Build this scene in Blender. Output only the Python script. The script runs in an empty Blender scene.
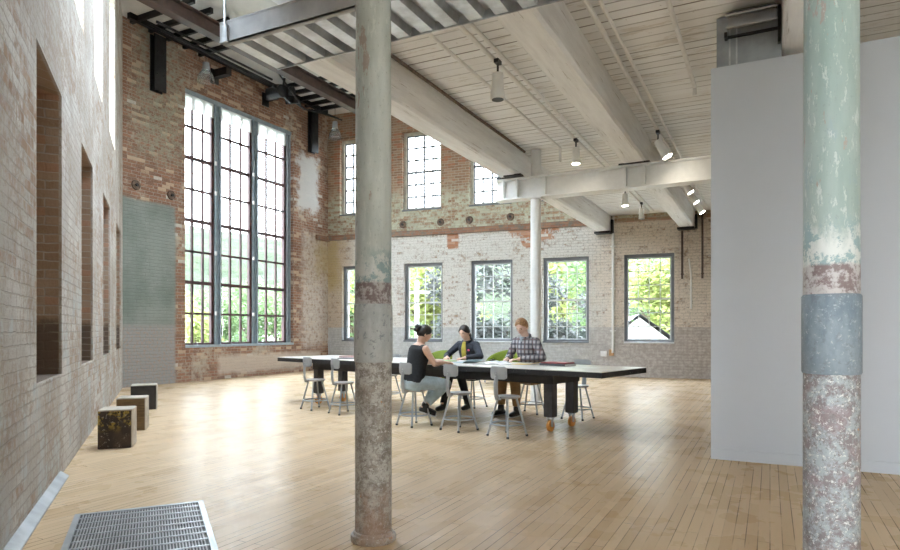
import bpy, bmesh, math, random
from mathutils import Vector, Matrix, Euler
rnd = random.Random(7)
S = bpy.context.scene
COL = S.collection
PI = math.pi
V = Vector

# ---------------------------------------------------------------- materials
class NT:
    def __init__(s, name):
        s.m = bpy.data.materials.new(name); s.m.use_nodes = True
        s.t = s.m.node_tree; s.b = s.t.nodes['Principled BSDF']
    def n(s, typ, **kw):
        o = s.t.nodes.new(typ)
        for k, v in kw.items(): setattr(o, k, v)
        return o
    def put(s, sock, v):
        if hasattr(v, 'is_output'): s.t.links.new(v, sock)
        elif v is not None:
            if sock.type == 'RGBA' and len(v) == 3: v = (*v, 1)
            sock.default_value = v
    def obj(s): return s.n('ShaderNodeTexCoord').outputs['Object']
    def xyz(s, v=None):
        o = s.n('ShaderNodeSeparateXYZ'); s.put(o.inputs[0], v or s.obj()); return o.outputs
    def comb(s, x=0., y=0., z=0.):
        o = s.n('ShaderNodeCombineXYZ')
        for i, v in enumerate((x, y, z)): s.put(o.inputs[i], v)
        return o.outputs[0]
    def math(s, op, a, b=0., c=None, clamp=False):
        o = s.n('ShaderNodeMath', operation=op, use_clamp=clamp)
        s.put(o.inputs[0], a); s.put(o.inputs[1], b)
        if c is not None: s.put(o.inputs[2], c)
        return o.outputs[0]
    def noise(s, scale, detail=4., rough=.55, vec=None, dist=0., out='Fac'):
        o = s.n('ShaderNodeTexNoise'); s.put(o.inputs['Vector'], vec or s.obj())
        o.inputs['Scale'].default_value = scale; o.inputs['Detail'].default_value = detail
        o.inputs['Roughness'].default_value = rough; o.inputs['Distortion'].default_value = dist
        return o.outputs[out]
    def scaled(s, sx, sy, sz, vec=None):
        o = s.n('ShaderNodeMapping'); s.put(o.inputs['Vector'], vec or s.obj())
        o.inputs['Scale'].default_value = (sx, sy, sz); return o.outputs[0]
    def step(s, v, a, b):
        """smooth 0..1 as v goes from a to b"""
        o = s.n('ShaderNodeMapRange', interpolation_type='SMOOTHSTEP')
        s.put(o.inputs[0], v)
        if a <= b:
            o.inputs[1].default_value = a; o.inputs[2].default_value = b
        else:
            o.inputs[1].default_value = b; o.inputs[2].default_value = a
            o.inputs[3].default_value = 1; o.inputs[4].default_value = 0
        return o.outputs[0]
    def mix(s, f, a, b, mode='MIX'):
        o = s.n('ShaderNodeMix', data_type='RGBA', blend_type=mode)
        s.put(o.inputs[0], f); s.put(o.inputs[6], a); s.put(o.inputs[7], b); return o.outputs[2]
    def mul(s, *a):
        r = a[0]
        for x in a[1:]: r = s.math('MULTIPLY', r, x)
        return r
    def bump(s, h, strength=.3, dist=.01):
        o = s.n('ShaderNodeBump'); o.inputs['Strength'].default_value = strength
        o.inputs['Distance'].default_value = dist; s.put(o.inputs['Height'], h)
        s.t.links.new(o.outputs[0], s.b.inputs['Normal'])
    def fin(s, col=None, rough=.6, metal=0., spec=None):
        if col is not None: s.put(s.b.inputs['Base Color'], col)
        s.put(s.b.inputs['Roughness'], rough); s.put(s.b.inputs['Metallic'], metal)
        if spec is not None: s.b.inputs['Specular IOR Level'].default_value = spec
        return s.m

def plain(name, col, rough=.6, metal=0., var=.12, scale=12., spec=None):
    t = NT(name)
    f = t.step(t.noise(scale, 5), .3, .7)
    dark = tuple(c * (1 - var) for c in col); lite = tuple(min(1, c * (1 + var)) for c in col)
    return t.fin(t.mix(f, dark, lite), rough, metal, spec)

M = {}
def brick_base(t, c1, c2, mortar, w=.215, h=.075):
    x, y, z0 = t.xyz()
    z = z0
    wob = t.math('SUBTRACT', t.noise(6, 3, .6), .5); wob2 = t.math('SUBTRACT', t.noise(8, 3, .6, t.scaled(1, 1, 1.3)), .5)
    u = t.math('ADD', t.math('ADD', x, y), t.math('MULTIPLY', wob, .035)); z = t.math('ADD', z0, t.math('MULTIPLY', wob2, .028))
    o = t.n('ShaderNodeTexBrick'); t.put(o.inputs['Vector'], t.comb(u, z, 0.))
    for k, v in (('Color1', c1), ('Color2', c2), ('Mortar', mortar)): t.put(o.inputs[k], v)
    for k, v in (('Scale', 1), ('Mortar Size', .007), ('Mortar Smooth', .25), ('Bias', -.1), ('Brick Width', w), ('Row Height', h)):
        o.inputs[k].default_value = v
    # one random value for each brick, for bricks of odd colours
    row = t.math('FLOOR', t.math('DIVIDE', z, h))
    odd = t.math('MULTIPLY', t.math('MODULO', t.math('ABSOLUTE', row), 2.), .5)
    colm = t.math('FLOOR', t.math('ADD', t.math('DIVIDE', u, w), odd))
    wn = t.n('ShaderNodeTexWhiteNoise', noise_dimensions='2D'); t.put(wn.inputs['Vector'], t.comb(colm, row, 0.))
    return o.outputs['Color'], o.outputs['Fac'], wn.outputs['Value'], (x, y, z0)

def box_mask(t, x, z, x0, x1, z0, z1, amp=.18, soft=.1):
    wob = t.math('MULTIPLY', t.math('SUBTRACT', t.noise(3.5, 5, .65), .5), amp * 2)
    xx = t.math('ADD', x, wob); zz = t.math('ADD', z, wob)
    return t.mul(t.step(xx, x0 - soft, x0 + soft), t.step(xx, x1 + soft, x1 - soft),
                 t.step(zz, z0 - soft, z0 + soft), t.step(zz, z1 + soft, z1 - soft))

def finish_brick(t, col, fac, paint):
    grit = t.noise(45, 4, .7)
    h = t.math('ADD', t.math('MULTIPLY', fac, -1.), t.math('MULTIPLY', grit, .55))
    t.bump(h, .9, .016)
    return t.fin(col, .85, 0., .25)

# left wall: brick under worn whitewash
t = NT('whitewashed_brick')
c, fac, rv, (x, y, z) = brick_base(t, (.30, .19, .125), (.39, .27, .19), (.44, .38, .31))
c = t.mix(t.step(rv, .80, .82), c, (.40, .22, .14))
big = t.noise(.55, 4, .6); fine = t.noise(9, 6, .75)
pm = t.step(t.math('ADD', t.math('ADD', t.math('MULTIPLY', big, .9), t.math('MULTIPLY', fine, .75)), t.math('MULTIPLY', rv, .24)), .68, .90)
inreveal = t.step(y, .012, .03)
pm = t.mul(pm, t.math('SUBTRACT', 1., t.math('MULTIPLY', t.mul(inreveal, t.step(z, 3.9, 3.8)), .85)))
wash = t.mix(t.step(t.noise(1.3, 3), .4, .65), (.44, .40, .36), (.585, .56, .525))
wash = t.mix(t.math('MULTIPLY', t.step(t.noise(28, 5, .75), .53, .60), .6), wash, (.36, .30, .25))
wash = t.mix(t.math('MULTIPLY', t.step(t.noise(60, 4, .8), .60, .66), .8), wash, (.20, .16, .13))
wash = t.mix(t.mul(t.step(t.noise(2.2, 4), .52, .62), t.step(z, 2.0, 1.5)), wash, (.47, .49, .485))
dirt = t.mul(t.step(t.noise(1.5, 6, .72), .45, .56), t.step(t.noise(14, 5, .75), .40, .56)); wash = t.mix(t.math('MULTIPLY', dirt, .7), wash, (.34, .26, .20))
c = t.mix(pm, c, wash)
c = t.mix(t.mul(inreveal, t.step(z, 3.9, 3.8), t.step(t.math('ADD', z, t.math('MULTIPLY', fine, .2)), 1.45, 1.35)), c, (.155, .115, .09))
c = t.mix(t.mul(inreveal, t.step(z, 4.2, 4.4)), c, (.62, .57, .47))  # upper window reveals made paler, sunlit brightness put into the colour
c = t.mix(t.mul(t.step(fac, .4, .9), t.step(t.noise(2.6, 4), .36, .6), .6), c, (.33, .28, .23))
M['left'] = finish_brick(t, c, fac, pm)

# far-left wall with the tall window
t = NT('red_brick_with_old_paint')
c, fac, rv, (x, y, z) = brick_base(t, (.24, .12, .076), (.345, .18, .115), (.36, .31, .26))
c = t.mix(t.step(rv, .72, .74), c, (.23, .13, .09)); c = t.mix(t.step(rv, .88, .9), c, (.50, .36, .25))
c = t.mix(t.step(rv, .985, .99), c, (.55, .50, .44)); c = t.mix(t.math('MULTIPLY', t.step(t.noise(30, 5, .75), .54, .62), .5), c, (.47, .38, .31))
fine = t.noise(9, 6, .75); big = t.noise(.8, 4, .6)
pm = t.mul(t.step(t.math('ADD', t.math('MULTIPLY', big, .8), t.math('MULTIPLY', fine, .8)), .83, .98), .8)
c = t.mix(pm, c, (.46, .40, .32))
g = t.mul(box_mask(t, x, z, .25, 1.55, 5.0, 8.2, .4, .3), t.step(fine, .38, .6)); c = t.mix(t.math('MULTIPLY', g, .75), c, (.34, .35, .27))
speck = t.step(t.noise(22, 5, .75), .60, .68)
g = box_mask(t, x, z, -1, 1.33, -1, 4.05, .07, .05); gc = t.mix(t.step(big, .35, .65), (.19, .22, .198), (.275, .30, .275))
gc = t.mix(t.step(z, 1.4, 1.25), gc, (.32, .31, .30)); gc = t.mix(t.mul(t.step(z, 1.4, 1.2), t.step(t.noise(16, 6, .8), .50, .58), .8), gc, (.37, .26, .21)); gc = t.mix(t.math('MULTIPLY', speck, .6), gc, (.52, .48, .44))
gc = t.mix(t.math('MULTIPLY', t.step(fac, .4, .9), .35), gc, (.22, .22, .21))
c = t.mix(t.mul(g, t.math('SUBTRACT', 1., t.math('MULTIPLY', t.mul(t.step(fine, .55, .7), t.step(z, 1.4, 1.2)), .6))), c, gc)
g = t.mul(box_mask(t, x, z, 5.55, 6.45, 4.75, 6.35, .5, .12), .9); c = t.mix(g, c, (.62, .61, .59))
g = t.mul(box_mask(t, x, z, 5.75, 8, .75, 4.1, .3, .2), t.step(fine, .3, .55)); c = t.mix(t.math('MULTIPLY', g, .85), c, (.60, .53, .46))
g = t.mul(box_mask(t, x, z, 2.6, 6.6, .12, .58, .12, .08), t.step(fine, .28, .42)); c = t.mix(t.math('MULTIPLY', g, .9), c, (.55, .46, .38))
g = box_mask(t, x, z, 6.4, 8, 2.9, 4.0, .5, .3); c = t.mix(t.math('MULTIPLY', g, .5), c, (.42, .31, .10))
M['farleft'] = finish_brick(t, c, fac, pm)

# back wall: whitewash below, green and bare brick above, grey dado
t = NT('painted_back_wall_brick')
c, fac, rv, (x, y, z) = brick_base(t, (.27, .165, .105), (.37, .245, .16), (.40, .34, .27))
c = t.mix(t.step(rv, .8, .82), c, (.36, .17, .10))
fine = t.noise(9, 6, .75); big = t.noise(.7, 4, .6); mid = t.noise(2.6, 5, .7)
up = t.mul(t.step(z, 4.05, 4.15), t.step(t.math('ADD', z, t.math('MULTIPLY', mid, 1.4)), 6.3, 5.7), t.step(t.math('ADD', fine, t.math('MULTIPLY', rv, .2)), .48, .66))
c = t.mix(t.math('MULTIPLY', up, .85), c, t.mix(t.step(mid, .4, .62), (.43, .45, .345), (.53, .55, .43)))
low = t.step(z, 4.05, 3.98)
cov = t.step(t.math('ADD', t.math('ADD', t.math('MULTIPLY', mid, .55), t.math('MULTIPLY', fine, .8)), t.math('MULTIPLY', rv, .18)), .55, .74)
tan = t.step(t.math('ADD', x, t.math('MULTIPLY', big, 3.)), 9.0, 10.2)
wash = t.mix(tan, (.66, .64, .605), (.69, .61, .53))
wash = t.mix(t.step(x, 1.4, .3), wash, (.56, .46, .36))
lowc = t.mix(cov, t.mix(.25, c, (.40, .34, .30)), wash)
lowc = t.mix(t.mul(t.step(t.noise(20, 5, .8), .54, .60), .75), lowc, (.31, .29, .27))
dado = t.step(t.math('ADD', z, t.math('MULTIPLY', fine, .05)), 1.335, 1.31)
dc = t.mix(t.step(fine, .42, .62), t.mix(t.step(x, 6.5, 9.5), (.45, .46, .465), (.42, .37, .34)), t.mix(t.step(x, 6.5, 9.5), (.56, .57, .58), (.57, .53, .50)))
lowc = t.mix(t.mul(dado, t.math('SUBTRACT', .95, t.math('MULTIPLY', t.step(fine, .58, .7), .35))), lowc, dc)
redm = t.math('MAXIMUM', box_mask(t, x, z, 3.95, 4.3, 3.55, 4.1, .05, .03), t.mul(box_mask(t, x, z, 5.6, 7.2, 3.0, 4.1, .1, .05), t.step(t.math('ADD', t.math('ADD', z, t.math('MULTIPLY', mid, .9)), t.math('MULTIPLY', t.math('ABSOLUTE', t.math('SUBTRACT', x, 6.5)), -.75)), 3.80, 3.9), t.step(t.math('ADD', fine, t.math('MULTIPLY', rv, .25)), .50, .56)))
redc = t.mix(t.step(rv, .5, .52), (.40, .19, .11), (.47, .27, .18)); redc = t.mix(t.step(rv, .9, .91), redc, (.66, .62, .56))
lowc = t.mix(redm, lowc, redc)
g = box_mask(t, x, z, -1, .45, 2.5, 4.0, .4, .25); lowc = t.mix(t.math('MULTIPLY', g, .6), lowc, (.43, .31, .10))
c = t.mix(low, c, lowc)
c = t.mix(t.math('MULTIPLY', t.step(fac, .4, .9), .35), c, (.36, .33, .29))
M['back'] = finish_brick(t, c, fac, cov)

M['white_brick'] = plain('plain_whitewash', (.62, .60, .56), .8, 0, .06)
# maple strip floor, strips along Y
t = NT('maple_strip_floor')
x, y, z = t.xyz()
o = t.n('ShaderNodeTexBrick'); t.put(o.inputs['Vector'], t.comb(y, x, 0.))
for k, v in (('Color1', (0, 0, 0)), ('Color2', (1, 1, 1)), ('Mortar', (.5, .5, .5))): t.put(o.inputs[k], v)
for k, v in (('Scale', 1), ('Mortar Size', .0030), ('Mortar Smooth', .2), ('Bias', 0), ('Brick Width', 1.35), ('Row Height', .064)): o.inputs[k].default_value = v
o.offset = .37; o.offset_frequency = 2
row = t.math('FLOOR', t.math('DIVIDE', x, .064))
wn = t.n('ShaderNodeTexWhiteNoise', noise_dimensions='1D'); t.put(wn.inputs['W'], row)
grain = t.noise(3, 6, .6, t.scaled(14, 1.2, 1))
tone = t.math('ADD', t.math('MULTIPLY', wn.outputs['Value'], .45), t.math('ADD', t.math('MULTIPLY', o.outputs['Color'], .3), t.math('MULTIPLY', grain, .35)))
c = t.mix(tone, (.46, .315, .18), (.68, .52, .345))
wear = t.step(t.noise(.5, 2), .35, .70); c = t.mix(t.math('MULTIPLY', wear, .25), c, (.52, .41, .28))
gap = t.mul(o.outputs['Fac'], t.step(t.noise(1.2, 4, .6, t.scaled(5, 1, 1)), .36, .60))
c = t.mix(t.math('MULTIPLY', gap, .92), c, (.10, .065, .04))
scr = t.step(t.noise(60, 2, .5, t.scaled(1, .06, 1)), .70, .74); c = t.mix(t.math('MULTIPLY', scr, .25), c, (.22, .15, .09))
t.bump(t.math('ADD', t.math('MULTIPLY', gap, -1.), t.math('MULTIPLY', t.noise(1.6, 3), .5)), .12, .008)
t.fin(c, .6, 0., 0.)
gl = t.n('ShaderNodeBsdfGlossy'); t.put(gl.inputs['Roughness'], t.math('ADD', .19, t.math('MULTIPLY', t.noise(2.2, 4), .18)))
lw = t.n('ShaderNodeLayerWeight'); lw.inputs[0].default_value = .5
mx = t.n('ShaderNodeMixShader'); t.put(mx.inputs[0], t.math('ADD', .014, t.math('MULTIPLY', t.math('POWER', lw.outputs['Facing'], 3.), .16)))
t.t.links.new(t.b.outputs[0], mx.inputs[1]); t.t.links.new(gl.outputs[0], mx.inputs[2]); t.t.links.new(mx.outputs[0], t.t.nodes['Material Output'].inputs[0]); M['floor'] = t.m

# white painted board ceiling, boards along X
t = NT('white_painted_boards')
x, y, z = t.xyz()
r = t.math('DIVIDE', y, .165); fr = t.math('FRACT', r); row = t.math('FLOOR', r)
wn = t.n('ShaderNodeTexWhiteNoise', noise_dimensions='1D'); t.put(wn.inputs['W'], row)
line = t.math('MAXIMUM', t.step(fr, .13, .06), t.step(fr, .965, .985))
lm = t.mul(line, t.math('ADD', .45, t.math('MULTIPLY', t.step(wn.outputs['Value'], .4, .7), .55)), t.step(t.noise(1.5, 3, .5, t.scaled(.4, 3, 1)), .3, .5))
c = t.mix(wn.outputs['Value'], (.81, .81, .81), (.88, .89, .90))
c = t.mix(t.math('MULTIPLY', t.step(t.noise(3, 6, .75, t.scaled(.6, 3, 1)), .54, .64), .45), c, (.47, .41, .33))
c = t.mix(t.math('MULTIPLY', t.step(t.noise(18, 4, .7), .68, .72), .6), c, (.25, .2, .16))
c = t.mix(t.math('MULTIPLY', lm, .92), c, (.11, .085, .07))
t.bump(t.math('ADD', t.math('MULTIPLY', lm, -1.), t.math('MULTIPLY', t.noise(8, 4), .3)), .5, .01)
M['boards'] = t.fin(c, .7)

t = NT('white_painted_timber')
g = t.noise(2.2, 6, .65, t.scaled(5, .5, 5))
c = t.mix(t.step(g, .35, .65), (.78, .78, .785), (.88, .885, .89))
ck = t.step(t.noise(3, 6, .75, t.scaled(9, .35, 9)), .60, .66); c = t.mix(t.math('MULTIPLY', ck, .6), c, (.33, .28, .23))
t.bump(t.math('SUBTRACT', g, t.math('MULTIPLY', ck, .6)), .5, .02); M['timber'] = t.fin(c, .65)

def patina(name, sleeve=False, tone=0):
    t = NT(name); x, y, z = t.xyz()
    f1 = t.noise(7, 6, .7, t.scaled(1, 1, .45)); f2 = t.noise(26, 5, .75); f3 = t.noise(3, 4, .6, t.scaled(2, 2, .35)); f4 = t.noise(14, 6, .8)
    if sleeve:
        c = t.mix(t.step(f1, .35, .65), (.14, .18, .22), (.235, .285, .325)) if tone else t.mix(t.step(f1, .35, .65), (.38, .405, .415), (.52, .545, .555))
        c = t.mix(t.mul(t.step(f2, .56, .62), .6), c, (.15, .17, .20)); c = t.mix(t.mul(t.step(t.noise(60, 4, .8), .58, .63), .5), c, (.5, .53, .55)); c = t.mix(t.mul(t.step(f4, .63, .67), .4), c, (.58, .60, .60))
    else:
        top = t.mix(t.step(f3, .35, .65), (.245, .325, .30) if tone else (.41, .455, .445), (.335, .40, .385) if tone else (.56, .60, .59))
        top = t.mix(t.mul(t.step(f1, .60, .66), .55), top, (.27, .35, .38) if tone else (.40, .44, .45))
        top = t.mix(t.mul(t.step(t.noise(2.3, 6, .7, t.scaled(2.4, 2.4, .8)), 0.59, .61), .8), top, (.34, .265, .23))
        top = t.mix(t.mul(t.step(t.noise(30, 5, .8, t.scaled(1, 1, .3)), .56, .62), .5), top, (.62, .65, .63)); top = t.mix(t.mul(t.step(t.noise(55, 4, .8, t.scaled(1, 1, .5)), .60, .64), .45), top, (.22, .26, .25))
        wz = t.math('ADD', z, t.math('MULTIPLY', t.math('SUBTRACT', f1, .5), .5))
        chip = t.step(wz, 1.72, 1.60)
        chipc = t.mix(t.step(t.math('ADD', f4, t.math('MULTIPLY', f1, .5)), .72, .80), (.25, .35, .37), (.60, .62, .60))
        c = t.mix(t.math('MULTIPLY', chip, .9), top, chipc)
        brn = t.step(t.math('ADD', z, t.math('MULTIPLY', f2, .03)), 1.515, 1.50)
        c = t.mix(brn, c, t.mix(t.step(f4, .44, .56), (.19, .145, .145), (.44, .42, .42)))
        low = t.step(z, 1.06, 1.02)
        lc = t.mix(t.step(f4, .42, .58), (.19, .165, .17), (.32, .355, .375)) if tone else t.mix(t.step(f4, .40, .60), (.235, .205, .18), (.52, .51, .49))
        lc = t.mix(t.mul(t.step(t.noise(4, 5, .7), .53, .6), .7), lc, (.25, .19, .20) if tone else (.33, .29, .25))
        lc = t.mix(t.step(t.noise(48, 5, .85), .555, .60), lc, (.62, .62, .60)); lc = t.mix(t.mul(t.step(t.noise(70, 4, .8), .58, .62), .8), lc, (.14, .115, .11))
        lc = t.mix(t.mul(t.step(t.noise(9, 5, .7, t.scaled(1.3, 1.3, .8)), .66, .70), .9), lc, (.53, .25, .10))
        lc = t.mix(t.mul(t.step(z, .36, .26), t.step(f1, .40, .6), .55), lc, (.36, .21, .14))
        c = t.mix(low, c, lc)
    t.bump(t.math('ADD', f2, t.math('MULTIPLY', f4, .6)), .25, .006)
    return t.fin(c, t.math('ADD', .38, t.math('MULTIPLY', f4, .25)), 0., .4)
M['patina_a'] = patina('chipped_green_iron_paint'); M['patina_b'] = patina('chipped_teal_iron_paint', tone=1)
M['sleeve_a'] = patina('grey_sleeve_paint', True); M['sleeve_b'] = patina('blue_sleeve_paint', True, 1)

M['partition'] = plain('partition_white_paint', (.49, .52, .57), .55, var=.012, scale=3)
M['white'] = plain('white_gloss_paint', (.80, .80, .785), .4, var=.03)
M['offwhite'] = plain('off_white_paint', (.76, .755, .74), .5, var=.05)
M['galv'] = plain('galvanised_steel', (.52, .54, .56), .36, .75, .2, 6)
M['zinc'] = plain('grey_zinc_sheet', (.33, .355, .38), .4, .5, .15, 5)
M['zinc_matt'] = plain('dull_zinc_flashing', (.34, .355, .37), .6, .1, .2, 5)
M['chan'] = plain('grey_painted_channel', (.36, .36, .365), .5, .1, .12, 6)
M['black'] = plain('black_steel', (.018, .017, .018), .45, .3, .3)
M['girder'] = plain('dark_brown_steel', (.070, .042, .034), .5, .1, .25, 5)
M['rust'] = plain('rusty_iron', (.13, .085, .06), .8, .1, .4, 20)
M['frame_blue'] = plain('blue_grey_window_steel', (.29, .35, .39), .45, .1, .12, 8)
M['frame_red'] = plain('oxblood_window_bars', (.065, .022, .022), .5, 0, .2, 8)
M['frame_dark'] = plain('dark_grey_window_frame', (.135, .145, .16), .5, 0, .1, 8)
M['frame_old'] = plain('old_olive_window_frame', (.40, .37, .30), .6, 0, .15, 8)
M['muntin'] = plain('pale_muntins', (.55, .56, .56), .5, 0, .06)
M['muntin_g'] = plain('grey_muntins', (.17, .175, .185), .5, 0, .06)
M['sill'] = plain('pale_grey_sill', (.62, .65, .68), .5, 0, .06)
M['roof'] = plain('pale_roof_decking', (.60, .595, .58), .75, 0, .06, 3)
M['ground'] = plain('pale_gravel_ground', (.36, .37, .33), .95, 0, .2, 2)
M['stool'] = plain('grey_enamel_steel', (.40, .42, .445), .35, .3, .05)
M['stool_seat'] = plain('grey_stool_seat', (.36, .345, .34), .35, .1, .08)
M['rubber'] = plain('black_rubber', (.03, .03, .03), .7)
M['tabtop'] = plain('pale_table_top', (.66, .63, .58), .3, 0, .10, 4)
t = NT('black_painted_timber')
f = t.noise(30, 5, .8); c = t.mix(t.step(f, .62, .68), (.022, .022, .024), (.33, .31, .28))
M['tabedge'] = t.fin(c, .5)
M['apron'] = plain('black_brown_table_steel', (.030, .028, .028), .4, .2, .2)
M['tableg'] = plain('dark_grey_table_leg', (.055, .055, .062), .4, .2, .2)
M['orange'] = plain('orange_polyurethane', (.72, .30, .05), .4, 0, .1)
M['green'] = plain('lime_green_upholstery', (.17, .225, .018), .8, 0, .08, 30)
M['skin'] = plain('skin', (.66, .42, .31), .5, 0, .05, 25)
M['skin_m'] = plain('light_skin', (.70, .46, .36), .5, 0, .05, 25)
M['hair_b'] = plain('black_brown_hair', (.022, .016, .013), .45, 0, .35, 60)
M['hair_g'] = plain('ginger_brown_hair', (.36, .19, .085), .5, 0, .35, 60)
M['lips'] = plain('lips', (.48, .17, .15), .45)
M['eye'] = plain('dark_eye', (.03, .022, .02), .3)
M['topblack'] = plain('black_knit', (.020, .021, .024), .85, 0, .2, 40)
M['jeans'] = plain('pale_blue_denim', (.44, .54, .60), .85, 0, .12, 14)
M['jacket'] = plain('navy_jacket', (.026, .030, .042), .8, 0, .25, 30)
M['blouse'] = plain('mustard_blouse', (.46, .38, .06), .8, 0, .1, 30)
M['trblack'] = plain('black_trousers', (.02, .018, .018), .8)
M['boots'] = plain('black_leather', (.02, .018, .018), .35)
M['tan'] = plain('tan_trousers', (.33, .185, .075), .85, 0, .15, 14)
M['tee'] = plain('grey_tee', (.33, .37, .40), .85)
M['soles'] = plain('white_sole', (.62, .62, .62), .6)
M['pink'] = plain('pink_badge', (.75, .12, .22), .5)
t = NT('plaid_flannel'); x, y, z = t.xyz()
def band(t, v, p, w, off=0.):
    return t.step(t.math('ABSOLUTE', t.math('SUBTRACT', t.math('FRACT', t.math('ADD', t.math('DIVIDE', v, p), off)), .5)), w + .04, w)
u = t.math('ADD', x, t.math('MULTIPLY', y, .6))
c = t.mix(t.math('MULTIPLY', band(t, u, .07, .20), .8), (.40, .39, .41), (.05, .048, .065))
c = t.mix(t.math('MULTIPLY', band(t, z, .07, .20), .75), c, (.06, .055, .075))
c = t.mix(t.math('MULTIPLY', band(t, u, .15, .04, .25), .35), c, (.24, .13, .11)); c = t.mix(t.math('MULTIPLY', band(t, z, .15, .04, .25), .35), c, (.24, .13, .11))
M['plaid'] = t.fin(c, .85)
t = NT('charred_timber_with_yellow_paint')
f = t.noise(9, 6, .75); c = t.mix(t.step(t.noise(5, 5), .35, .7), (.022, .016, .013), (.075, .050, .038))
x, y, z = t.xyz(); c = t.mix(t.mul(t.step(f, .50, .56), t.step(z, .14, .30)), c, (.40, .28, .05))
c = t.mix(t.step(t.noise(35, 4, .8), .60, .64), c, (.42, .39, .33)); M['blk1'] = t.fin(c, .7)
t = NT('brown_timber'); f = t.noise(3, 6, .6, t.scaled(3, 3, 25)); c = t.mix(t.step(f, .3, .7), (.10, .060, .026), (.20, .125, .055)); M['blk2'] = t.fin(c, .7)
M['blk3'] = plain('black_timber', (.020, .016, .015), .7, 0, .4, 8)
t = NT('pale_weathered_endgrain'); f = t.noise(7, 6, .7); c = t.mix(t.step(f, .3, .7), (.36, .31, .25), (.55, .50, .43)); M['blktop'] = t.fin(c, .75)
M['paper'] = plain('white_paper', (.82, .81, .79), .6, 0, .02)
t = NT('printed_page'); x, y, z = t.xyz()
ln = t.mul(t.step(t.math('FRACT', t.math('MULTIPLY', y, 55.)), .5, .55), t.step(t.noise(22, 3), .42, .5)); c = t.mix(t.math('MULTIPLY', ln, .55), (.80, .79, .77), (.2, .2, .22))
ph = t.step(t.noise(7, 2), .55, .56); c = t.mix(t.math('MULTIPLY', ph, .8), c, (.28, .36, .42)); M['print'] = t.fin(c, .5)
M['redcover'] = plain('dark_red_cover', (.30, .055, .06), .5)
M['yellow'] = plain('yellow_paper', (.80, .55, .12), .6, 0, .03)
M['bluecover'] = plain('pale_blue_print', (.42, .55, .60), .5)
M['greycover'] = plain('charcoal_cover', (.10, .10, .115), .5)
M['greencover'] = plain('green_cover', (.20, .36, .10), .5)
t = NT('white_roller_fabric'); tr = t.n('ShaderNodeBsdfTranslucent'); tr.inputs[0].default_value = (.8, .8, .78, 1); mx = t.n('ShaderNodeMixShader'); mx.inputs[0].default_value = .6; t.fin((.8, .8, .78), .8)
t.t.links.new(t.b.outputs[0], mx.inputs[1]); t.t.links.new(tr.outputs[0], mx.inputs[2]); t.t.links.new(mx.outputs[0], t.t.nodes['Material Output'].inputs[0]); M['shade'] = t.m
M['house'] = plain('white_clapboard', (.78, .77, .74), .7, 0, .03)
M['houseroof'] = plain('grey_shingles', (.26, .26, .27), .8)
M['bark'] = plain('bark', (.11, .08, .055), .9, 0, .3)
def leafm(name, a, b):
    t = NT(name); f = t.noise(1.4, 3, .6); c = t.mix(t.step(f, .35, .65), a, b)
    m = t.fin(c, .55)
    tr = t.n('ShaderNodeBsdfTranslucent'); t.put(tr.inputs[0], c)
    mx = t.n('ShaderNodeMixShader'); mx.inputs[0].default_value = .35
    t.t.links.new(t.b.outputs[0], mx.inputs[1]); t.t.links.new(tr.outputs[0], mx.inputs[2])
    t.t.links.new(mx.outputs[0], t.t.nodes['Material Output'].inputs[0]); return m
M['leaf_y'] = leafm('yellow_green_leaves', (.25, .29, .08), (.38, .41, .15))
M['leaf_g'] = leafm('green_leaves', (.10, .17, .06), (.19, .26, .11))
M['leaf_d'] = leafm('dark_copper_leaves', (.055, .07, .055), (.13, .125, .12))
t = NT('wooded_slope'); f = t.noise(.28, 6, .75); c = t.mix(t.step(f, .36, .64), (.022, .036, .010), (.046, .062, .022)); t.bump(f, 1., 3.); M['hill'] = t.fin(c, .95)
t = NT('window_glass')
tr = t.n('ShaderNodeBsdfTransparent'); tr.inputs[0].default_value = (.95, .97, .97, 1); gl = t.n('ShaderNodeBsdfGlossy'); gl.inputs['Roughness'].default_value = .03
lw = t.n('ShaderNodeLayerWeight'); lw.inputs[0].default_value = .5
ff = t.math('ADD', .04, t.math('MULTIPLY', t.math('POWER', lw.outputs['Facing'], 5.), .8))
mx = t.n('ShaderNodeMixShader'); t.t.links.new(ff, mx.inputs[0]); t.t.links.new(tr.outputs[0], mx.inputs[1]); t.t.links.new(gl.outputs[0], mx.inputs[2])
t.t.links.new(mx.outputs[0], t.t.nodes['Material Output'].inputs[0]); M['glass'] = t.m
t = NT('clear_lamp_glass'); t.b.inputs['Transmission Weight'].default_value = .92; M['lampglass'] = t.fin((.90, .92, .93), .08)
def emis(name, col, st):
    t = NT(name); t.put(t.b.inputs['Emission Color'], col); t.b.inputs['Emission Strength'].default_value = st; return t.fin(col, .4)
M['bulb'] = emis('lit_spot_lens', (1., .90, .74), 14.)

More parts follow.
